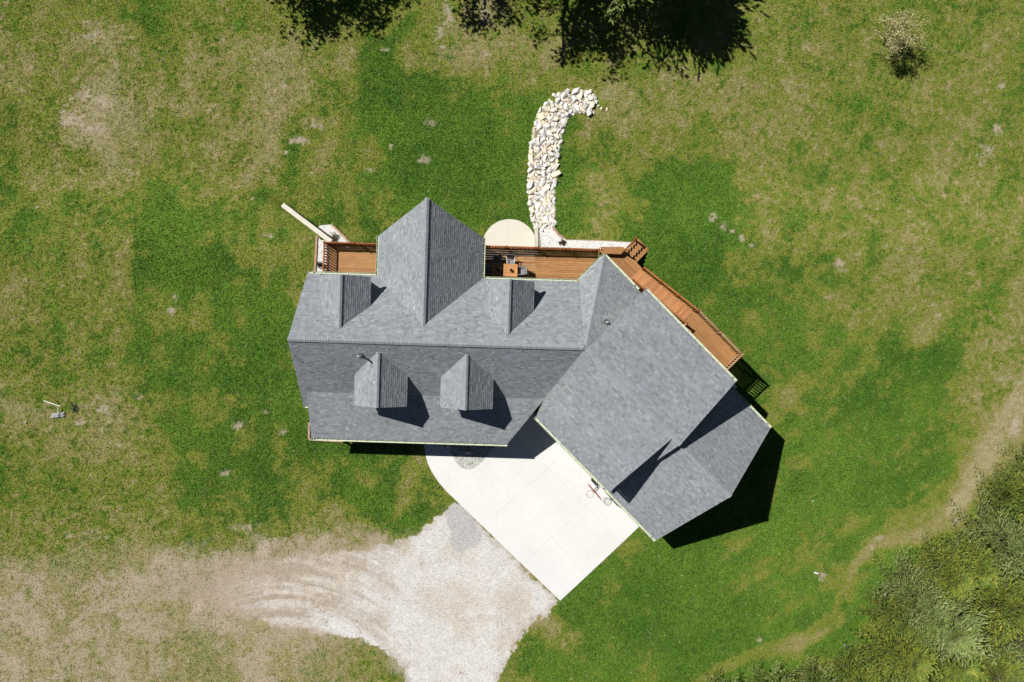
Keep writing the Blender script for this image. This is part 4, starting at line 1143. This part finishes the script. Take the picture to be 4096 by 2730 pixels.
rc_ = Vector((-0.02, -0.60, 2.16)); ring = [(rc_.x + .23 * math.cos(t), rc_.y + .23 * math.sin(t), rc_.z) for t in np.linspace(0, 2 * math.pi, 33)]
mb = MB(); mb.tube(ring, .0125, 7, caps=False); rm = hp("rim", mb, 'rim', None, True)
mb = MB(); mb.poly([(-.09, -.30, 2.155), (.09, -.30, 2.155), (.05, -.40, 2.155), (-.05, -.40, 2.155)]); mb.box((0, -.31, 2.13), (.18, .02, .12)); hp("bracket", mb, 'rim', rm)
mb = MB()
for k in range(12):
    t0 = 2 * math.pi * k / 12; pr = None
    for sgn in (1, -1):
        pts = []
        for i in range(6):
            f = i / 5; r = .225 - .09 * f; a = t0 + sgn * f * 0.75
            pts.append((rc_.x + r * math.cos(a), rc_.y + r * math.sin(a), rc_.z - .40 * f))
        mb.tube(pts, .0045, 4, caps=False)
hp("net", mb, 'net', rm)

# ------------------------------------------------------------------ rocks
def rock_mesh(seed, mat, flat=0.7):
    r = random.Random(seed); bm = bmesh.new()
    for _ in range(15):
        a = r.uniform(0, 2 * math.pi); z = r.uniform(-1, 1); q = math.sqrt(1 - z * z); k = r.uniform(.82, 1.08)
        bm.verts.new((q * math.cos(a) * k * 1.15, q * math.sin(a) * k * .85, z * flat * k))
    bmesh.ops.convex_hull(bm, input=bm.verts[:])
    for v in [v for v in bm.verts if not v.link_faces]: bm.verts.remove(v)
    m_ = bpy.data.meshes.new("rock"); bm.to_mesh(m_); bm.free()
    return m_
ROCKC = [(0.68, 0.635, 0.56), (0.655, 0.62, 0.57), (0.66, 0.565, 0.42), (0.62, 0.605, 0.58), (0.68, 0.60, 0.475), (0.56, 0.545, 0.525)]
def tone_all(me, c):
    at = me.color_attributes.new("tone", 'FLOAT_COLOR', 'CORNER'); n = len(me.loops); at.data.foreach_set("color", [c[0], c[1], c[2], 1.0] * n)
RM = []
for i in range(24):
    m_ = rock_mesh(100 + i, None); c = ROCKC[i % 6]; tone_all(m_, c); m_.materials.append(M['rock']); RM.append(m_)
placed = []
def try_rock(n, rmin, rmax, maxn, sep):
    tries = 0
    while len(placed) < maxn and tries < n:
        tries += 1
        i = random.randrange(len(SWALE_G) - 1); a, b = SWALE_G[i], SWALE_G[i + 1]; t = random.random()
        cx = a[0] + (b[0] - a[0]) * t; cy = a[1] + (b[1] - a[1]) * t; w = a[2] + (b[2] - a[2]) * t
        d = Vector((b[0] - a[0], b[1] - a[1])).normalized(); s = random.uniform(-1, 1) * w
        x = cx - d.y * s; y = cy + d.x * s; r = random.uniform(rmin, rmax)
        if all((x - p[0]) ** 2 + (y - p[1]) ** 2 > (sep * (r + p[2])) ** 2 for p in placed): placed.append((x, y, r))
try_rock(6000, .23, .30, 70, .80); try_rock(16000, .15, .22, 215, .72); try_rock(30000, .10, .14, 290, .62)
for (px, py, r) in ((2405, 436, .10), (2428, 438, .11), (2372, 452, .12), (2385, 410, .14), (2395, 425, .12), (2363, 446, .1)): q = G(px, py); placed.append((q.x, q.y, r))
for (x, y, r) in placed:
    o = link("rock", random.choice(RM)); o.location = (x, y, TZ(x, y) + r * random.uniform(.25, .5))
    o.rotation_euler = (random.uniform(-.5, .5), random.uniform(-.5, .5), random.uniform(0, 6.28)); o.scale = (r * random.uniform(.95, 1.25), r * random.uniform(.85, 1.1), r * random.uniform(.8, 1.1))
    tag(o, "white or cream limestone rock in the curved bed of rocks", "rock", "limestone rocks in the curved rock bed")
# small rubble between them
mb = MB()
for _ in range(5600):
    i = random.randrange(len(SWALE_G) - 1); a, b = SWALE_G[i], SWALE_G[i + 1]; t = random.random()
    d = Vector((b[0] - a[0], b[1] - a[1])).normalized(); s = random.uniform(-1, 1) * (a[2] + (b[2] - a[2]) * t) * 1.02
    x = a[0] + (b[0] - a[0]) * t - d.y * s; y = a[1] + (b[1] - a[1]) * t + d.x * s; r = random.uniform(.04, .10); z = TZ(x, y) + r * .3
    P = [Vector((x + r * math.cos(k * 2.1 + t * 6) * random.uniform(.8, 1.3), y + r * math.sin(k * 2.1 + t * 6) * random.uniform(.8, 1.3), z - .02)) for k in range(3)]
    T = Vector((x + random.uniform(-.3, .3) * r, y + random.uniform(-.3, .3) * r, z + r * .9)); c = random.choice(ROCKC); v = random.uniform(.85, 1.05); c = tuple(q * v for q in c)
    for k in range(3): mb.poly([P[k], P[(k + 1) % 3], T], c)
o = mb.build("rock_rubble", M['rock']); tag(o, "small pale rubble filling the gaps between the rocks", "rubble", kind="stuff")

def single_rock(px, py, r, col, label, seed, zoff=0.0):
    m_ = rock_mesh(seed, None, .8); tone_all(m_, col); m_.materials.append(M['rock'])
    q = G(px, py); o = link("rock", m_); o.location = (q.x, q.y, q.z + r * .4 + zoff); o.scale = (r, r, r); o.rotation_euler = (.2, .1, seed); tag(o, label, "rock")
single_rock(1874, 1806, .27, (0.36, 0.34, 0.32), "lone grey boulder on the gravel bed in front of the porch", 3)
single_rock(1779, 1782, .15, (0.30, 0.15, 0.09), "small brown rock at the porch edge on the concrete walk", 5, .05)
single_rock(2164, 925, .22, (0.60, 0.58, 0.56), "pale rock at the corner of the white gravel next to the short wall", 9)
single_rock(3250, 2005, .055, (0.72, 0.72, 0.74), "tiny white stone alone on the lawn right of the garage", 11, .04)
single_rock(1838, 2690, .09, (0.55, 0.40, 0.30), "small orange stone on the white gravel drive at the bottom", 13)
single_rock(105, 1690, .07, (0.66, 0.66, 0.64), "small white stone in the rough grass left of the board pile", 17, .05)

# pipe marker on the right lawn
q = G(3266, 2293); pm = empty("pipe_marker", q, 0.5); tag(pm, "short white pipe lying tilted in a bare patch of lawn by the cedars", "pipe")
mb = MB(); mb.tube([(-.12, .14, .16), (.06, -.06, .08)], .06, 12); mb.build("pipe", M['pvc'], pm); mb = MB(); mb.tube([(.06, -.06, .08), (.12, -.12, .05)], .066, 12); mb.build("collar", M['board_red'], pm)

# ------------------------------------------------------------------ discarded poles and boards on the left
def stick(name, a, b, w, h, z, mat, label, cat, group=None, tilt=0.0):
    a, b = G(*a), G(*b); c = (a + b) / 2; L = (b - a).length
    mb = MB(); mb.box((0, 0, 0), (L, w, h)) if h else mb.tube([(-L / 2, 0, 0), (L / 2, 0, 0)], w, 8)
    o = mb.build(name, M[mat]); o.location = (c.x, c.y, c.z + z); o.rotation_euler = (0, tilt, math.atan2(b.y - a.y, b.x - a.x)); tag(o, label, cat, group)
stick("pole", (181, 1603), (247, 1626), .028, 0, .16, 'pvc', "long white pole lying above the heap of grey boards", "pole", tilt=.04)
stick("pole", (196, 1584), (235, 1613), .017, 0, .12, 'tabletop', "thin yellowish cane lying beside the long white pole", "pole", tilt=-.03)
stick("board", (242, 1629), (236, 1667), .07, .03, .24, 'weathered', "pale board lying across the heap of grey slats", "board", tilt=.03)
for i in range(7):
    stick("board", (206 + random.uniform(-3, 5), 1656 + i * 2.4), (258 + random.uniform(-5, 4), 1650 + i * 2.6), .065, .025, .05 + .025 * (i % 4), 'weathered', "grey weathered slat in the small heap on the left lawn", "board", "grey slats in the heap", tilt=random.uniform(-.05, .05))

# ------------------------------------------------------------------ plants
def twig_plant(px, py, r, h, n, cols, label, cat, name="shrub", mat='leaf', leafy=0.05, ground=None, elong=1.0, rz=0.0):
    q = G(px, py) if ground is None else V2(px, py, ground)
    t = empty(name, q, rz); tag(t, label, cat)
    mb = MB(); lf = MB()
    for i in range(n):
        a = random.uniform(0, 6.28); k = random.random() ** .6; tip = Vector((math.cos(a) * r * k * elong, math.sin(a) * r * k, h * random.uniform(.5, 1.0) * (1.15 - .6 * k)))
        mid = tip * .5 + Vector((0, 0, h * .18)); mb.tube([(0, 0, 0), mid, tip], [.012 + .01 * h * .2, .008, .004], 4, caps=False)
        for j in range(6 if leafy else 0):
            p = mid.lerp(tip, random.uniform(.1, 1.1)) + Vector([random.gauss(0, r * .12) for _ in range(3)]); p.z = max(.02, p.z)
            u = Vector([random.gauss(0, 1) for _ in range(3)]).normalized(); w = u.orthogonal().normalized(); s = leafy * random.uniform(.6, 1.4); c = random.choice(cols); v = random.uniform(.7, 1.25); c = tuple(x * v for x in c)
            lf.poly([p - u * s, p - w * s * .5, p + u * s, p + w * s * .5], c)
    mb.build("stems", M['bark'], t)
    if lf.v: lf.build("foliage", M[mat], t)
    return t
twig_plant(2250, 975, .24, .35, 30, [(.10, .045, .02), (.07, .05, .02)], "small dark brown shrub in the white gravel behind the deck", "shrub", leafy=.05, ground=-.2)
twig_plant(1281, 1062, .26, .45, 34, [(.05, .03, .015), (.04, .045, .015)], "dark dried shrub in the gravel strip left of the small deck", "shrub", leafy=.05, ground=.05)
twig_plant(1336, 946, .35, .4, 40, [(.36, .26, .09), (.2, .17, .1)], "wispy dried plant in the gravel corner by the diagonal wall", "plant", "dry_plant", leafy=.03, ground=-2.3)
twig_plant(296, 1632, .50, .12, 18, [(.26, .29, .17), (.30, .32, .25), (.16, .24, .05)], "grey green clump of weeds beside the heap of boards", "weeds", "weed_clump", leafy=.08, elong=.5, rz=0.4)

# blossoming young tree at the top right
def branch_tree(loc, H, spread, nlimb, leafn, leaf_s, cols, label, seed, name="tree", cat="tree", group=None, trunk_r=.16, clear=.25, clump=.5, rise=.75, sub=4, mat='leaf', mesh_from=None):
    t = empty(name, loc, 0); tag(t, label, cat, group)
    if mesh_from is not None:
        for nm, m_ in mesh_from: link(nm, m_, t)
        return t
    r = random.Random(seed); tr = MB(); lb = MB(); lf = MB(); ends = []
    tr.tube([(0, 0, -.3), (r.uniform(-.1, .1), r.uniform(-.1, .1), H * .3), (r.uniform(-.2, .2), r.uniform(-.2, .2), H * .62)], [trunk_r, trunk_r * .8, trunk_r * .45], 8)
    for i in range(nlimb):
        a = 2.4 * i + r.uniform(-.3, .3); f = (i + .5) / nlimb; z0 = H * (clear + (.62 - clear) * f); L = spread * (1.05 - .45 * f) * r.uniform(.75, 1.1)
        p0 = Vector((0, 0, z0)); p2 = Vector((math.cos(a) * L, math.sin(a) * L, z0 + L * rise * r.uniform(.6, 1.2) * (.6 + .6 * f))); p2.z = min(p2.z, H)
        p1 = p0.lerp(p2, .5) + Vector((0, 0, -.08 * L))
        lb.tube([p0, p1, p2], [trunk_r * .5, trunk_r * .3, trunk_r * .1], 6, caps=False); ends.append(p2)
        for j in range(sub):
            s = p0.lerp(p2, r.uniform(.35, .95)); e = s + Vector((r.gauss(0, .32), r.gauss(0, .32), r.uniform(.05, .5))) * L * .6
            lb.tube([s, e], [trunk_r * .16, trunk_r * .05], 5, caps=False); ends.append(e)
            for _ in range(2):
                e2 = s.lerp(e, r.uniform(.4, 1)) + Vector((r.gauss(0, .3), r.gauss(0, .3), r.uniform(-.1, .3))) * L * .4; lb.tube([s.lerp(e, .5), e2], [trunk_r * .08, trunk_r * .03], 4, caps=False); ends.append(e2)
    for i in range(leafn):
        c0 = r.choice(ends); rv_ = Vector((r.gauss(0, 1), r.gauss(0, 1), r.gauss(0, .8))).normalized() * clump * 1.7 * r.random() ** .5; p = c0 + rv_
        u = Vector((r.gauss(0, 1), r.gauss(0, 1), r.gauss(0, .6))).normalized(); w = u.orthogonal().normalized(); w.rotate(Matrix.Rotation(r.uniform(0, 6.28), 3, u)); s = leaf_s * r.uniform(.6, 1.4)
        c = r.choice(cols); v = r.uniform(.7, 1.3); c = tuple(x * v for x in c)
        lf.poly([p - u * s, p - w * s * .55, p + u * s, p + w * s * .55], c)
    a, b, c = tr.mesh("trunk", M['bark'], True), lb.mesh("limbs", M['bark'], True), lf.mesh("crown", M[mat])
    for nm, m_ in (("trunk", a), ("limbs", b), ("crown", c)): link(nm, m_, t)
    return [("trunk", a), ("limbs", b), ("crown", c)]
q = G(3535, 180)
branch_tree(q, 3.7, 1.75, 13, 4200, .05, [(.46, .40, .20), (.40, .37, .16), (.30, .30, .10), (.52, .46, .28)], "small tree with pale yellow blossom alone on the upper right lawn", 21, "blossom_tree", trunk_r=.06, clear=.10, clump=.16, rise=1.05, sub=6)

# broadleaf and cedar trees standing just past the top of the photograph (they throw the long shadows)
def top_tree(x, y, *a, **k): return branch_tree(Vector((x, y, TZ(x, min(y, 26.9)))), *a, **k)
GR = [(.035, .075, .012), (.05, .10, .015), (.028, .06, .012)]
GRP = "trees just behind the top lawn"
top_tree(-16.6, 27.2, 11.5, 4.2, 12, 5600, .16, GR, "leafy tree casting the ragged shadow on the upper left lawn", 31, "broadleaf_tree", group=GRP, clump=.60, trunk_r=.22)
top_tree(-6.2, 27.8, 10.5, 3.6, 12, 3600, .15, GR, "thin leafy tree behind the bare path at the top", 33, "broadleaf_tree", group=GRP, clump=.5, trunk_r=.2)
top_tree(0.3, 27.0, 14.5, 6.0, 18, 6400, .15, GR, "tall open tree casting the branching shadow behind the rock bed", 35, "broadleaf_tree", group=GRP, clump=.42, trunk_r=.36, rise=.6, sub=7)

# ------------------------------------------------------------------ cedars at the lower right
def cedar_meshes(seed, H, R, cols, nb=300, spr=9):
    r = random.Random(seed); tr = MB(); lf = MB(); lb = MB()
    tr.tube([(0, 0, -.3), (0, 0, H * .35), (0, 0, H * .6)], [.20, .12, .03], 8)
    lean = Vector((r.uniform(-.16, .16), r.uniform(-.16, .16), 0))
    for i in range(nb):
        f = ((i + r.random()) / nb) ** .85; z = H * (.06 + .90 * f); a = i * 2.399 + r.uniform(-.4, .4)
        L = R * (1 - f) ** .62 * r.uniform(.66, 1.12) + .30; up = .35 + .9 * f + r.uniform(-.1, .2)
        d = Vector((math.cos(a), math.sin(a), 0)); p0 = Vector((0, 0, z)) + lean * z; tip = p0 + (d + Vector((r.gauss(0, .22), r.gauss(0, .22), 0))) * L + Vector((0, 0, L * up * .8)); d = Vector((tip.x - p0.x, tip.y - p0.y, 0)).normalized()
        lb.tube([p0, p0.lerp(tip, .9)], [.022, .006], 4, caps=False)
        side_ = Vector((-d.y, d.x, 0))
        bc = r.choice(cols); bv = r.uniform(.78, 1.18)
        for s in range(spr):
            t = .28 + .74 * (s + r.random()) / spr; b = p0.lerp(tip, t); b.z += .10 * L * t * (t - 1)
            sd = 1 if s % 2 else -1; bl = (.20 + .34 * (1.15 - t)) * r.uniform(.7, 1.25) * min(1.2, .55 + .3 * L)
            bd = (d * r.uniform(.7, 1.0) + side_ * sd * r.uniform(.35, .9) + Vector((0, 0, r.uniform(.15, .75)))).normalized()
            for q_ in range(6):
                m_ = b + bd * bl * (q_ / 5.5)
                u = (bd * 1.0 + side_ * r.uniform(-.55, .55) + d * r.uniform(0, .4) + Vector((0, 0, r.uniform(-.1, .45)))).normalized()
                w = u.cross(Vector((r.gauss(0, .45), r.gauss(0, .45), 1))).normalized(); ln = r.uniform(.13, .24); wd = ln * r.uniform(.13, .22)
                v = bv * r.uniform(.75, 1.2); c = tuple(x * v for x in bc)
                lf.poly([m_, m_ + u * ln * .45 + w * wd, m_ + u * ln, m_ + u * ln * .45 - w * wd], c)
    for i in range(420):       # upright leader tuft
        f = r.random(); a = r.uniform(0, 6.28); z = H * (.70 + .30 * f); rr = (.62 * (1 - f) + .08) * r.random() ** .5
        b = Vector((math.cos(a) * rr, math.sin(a) * rr, z)) + lean * z
        u = Vector((math.cos(a) * .8 + r.gauss(0, .4), math.sin(a) * .8 + r.gauss(0, .4), r.uniform(.3, 1.1))).normalized(); w = u.cross(Vector((r.gauss(0, .5), r.gauss(0, .5), 1))).normalized()
        ln = r.uniform(.14, .28); wd = ln * r.uniform(.14, .24); bc = r.choice(cols); v = r.uniform(.7, 1.2); c = tuple(x * v for x in bc)
        lf.poly([b, b + u * ln * .45 + w * wd, b + u * ln, b + u * ln * .45 - w * wd], c)
    return [("trunk", tr.mesh("trunk", M['bark'], True)), ("limbs", lb.mesh("limbs", M['bark'])), ("crown", lf.mesh("crown", M['leaf']))]
OL = [(.20, .245, .040), (.26, .28, .042), (.155, .205, .038)]; GY = [(.22, .275, .085), (.27, .32, .115), (.17, .22, .052)]; DG = [(.12, .19, .032), (.17, .225, .036)]
CM = [cedar_meshes(51, 6.2, 2.5, OL), cedar_meshes(52, 6.8, 2.6, GY), cedar_meshes(53, 5.2, 2.3, OL + DG), cedar_meshes(54, 4.2, 2.0, DG + GY)]
CEDARS = [(4100, 1850, 3, .8, "dark cedar at the right edge, uppermost of the cedar thicket"), (3985, 1960, 2, .8, "olive cedar just below the uppermost one in the thicket"),
          (4090, 2040, 1, .9, "grey green cedar at the right edge"), (3905, 2085, 1, .85, "grey green cedar beside the straw coloured strip"),
          (3830, 2215, 2, .8, "olive cedar at the bend of the thicket"), (4010, 2190, 1, 1.0, "grey green cedar in the upper middle of the thicket"),
          (3700, 2235, 0, .78, "yellow olive cedar on the thicket's upper rim"), (3580, 2300, 1, .8, "silvery cedar at the thicket's left tip"),
          (3860, 2350, 0, 1.0, "large yellow olive cedar in the centre of the thicket"), (4060, 2350, 0, .95, "yellow olive cedar at the right edge, middle height"),
          (3530, 2430, 2, .85, "olive cedar below the silvery one on the left rim"), (3700, 2420, 1, .95, "grey green cedar behind the left rim"),
          (3950, 2500, 1, 1.0, "grey green cedar low in the thicket"), (4090, 2560, 0, 1.0, "bright yellow cedar in the lower right corner"),
          (3510, 2560, 0, .85, "golden olive cedar on the lower left rim"), (3660, 2560, 2, .95, "olive cedar behind the golden one"),
          (3820, 2600, 0, .95, "yellow olive cedar near the bottom edge"), (3380, 2665, 2, .75, "low olive cedar at the bottom edge beside the dead branch"),
          (3230, 2715, 3, .75, "low dark cedar at the bottom edge of the lawn"), (3060, 2745, 3, .8, "dark cedar second from the left along the bottom edge"),
          (2890, 2770, 3, .75, "leftmost dark cedar along the bottom edge"), (3560, 2700, 1, .9, "grey green cedar at the bottom edge below the golden one"), (3720, 2720, 0, .9, "olive cedar cut by the bottom edge"),
          (3960, 2700, 1, .95, "grey green cedar cut by the bottom right edge")]
def cedar(p, k, s, lab, grp="cedars in the lower right thicket"):
    t = empty("cedar_tree", p, random.uniform(0, 6.28)); t.scale = (s, s, s * random.uniform(.85, 1.1)); tag(t, lab, "tree", grp)
    for nm, m_ in CM[k]: link(nm, m_, t)
for (px, py, k, s, lab) in CEDARS:
    q = G(min(px, 4090), py); cedar(q, k, s, lab)
cedar(Vector((8.6, 26.2, TZ(8.6, 26.2))), 3, 1.95, "dense cedar casting the solid dark shadow at the top", GRP)
# dead branch on the verge
stick("dead_branch", (3372, 2575), (3392, 2590), .05, 0, .15, 'weathered', "grey dead branch poking out beside the bottom cedars", "branch", tilt=.3)
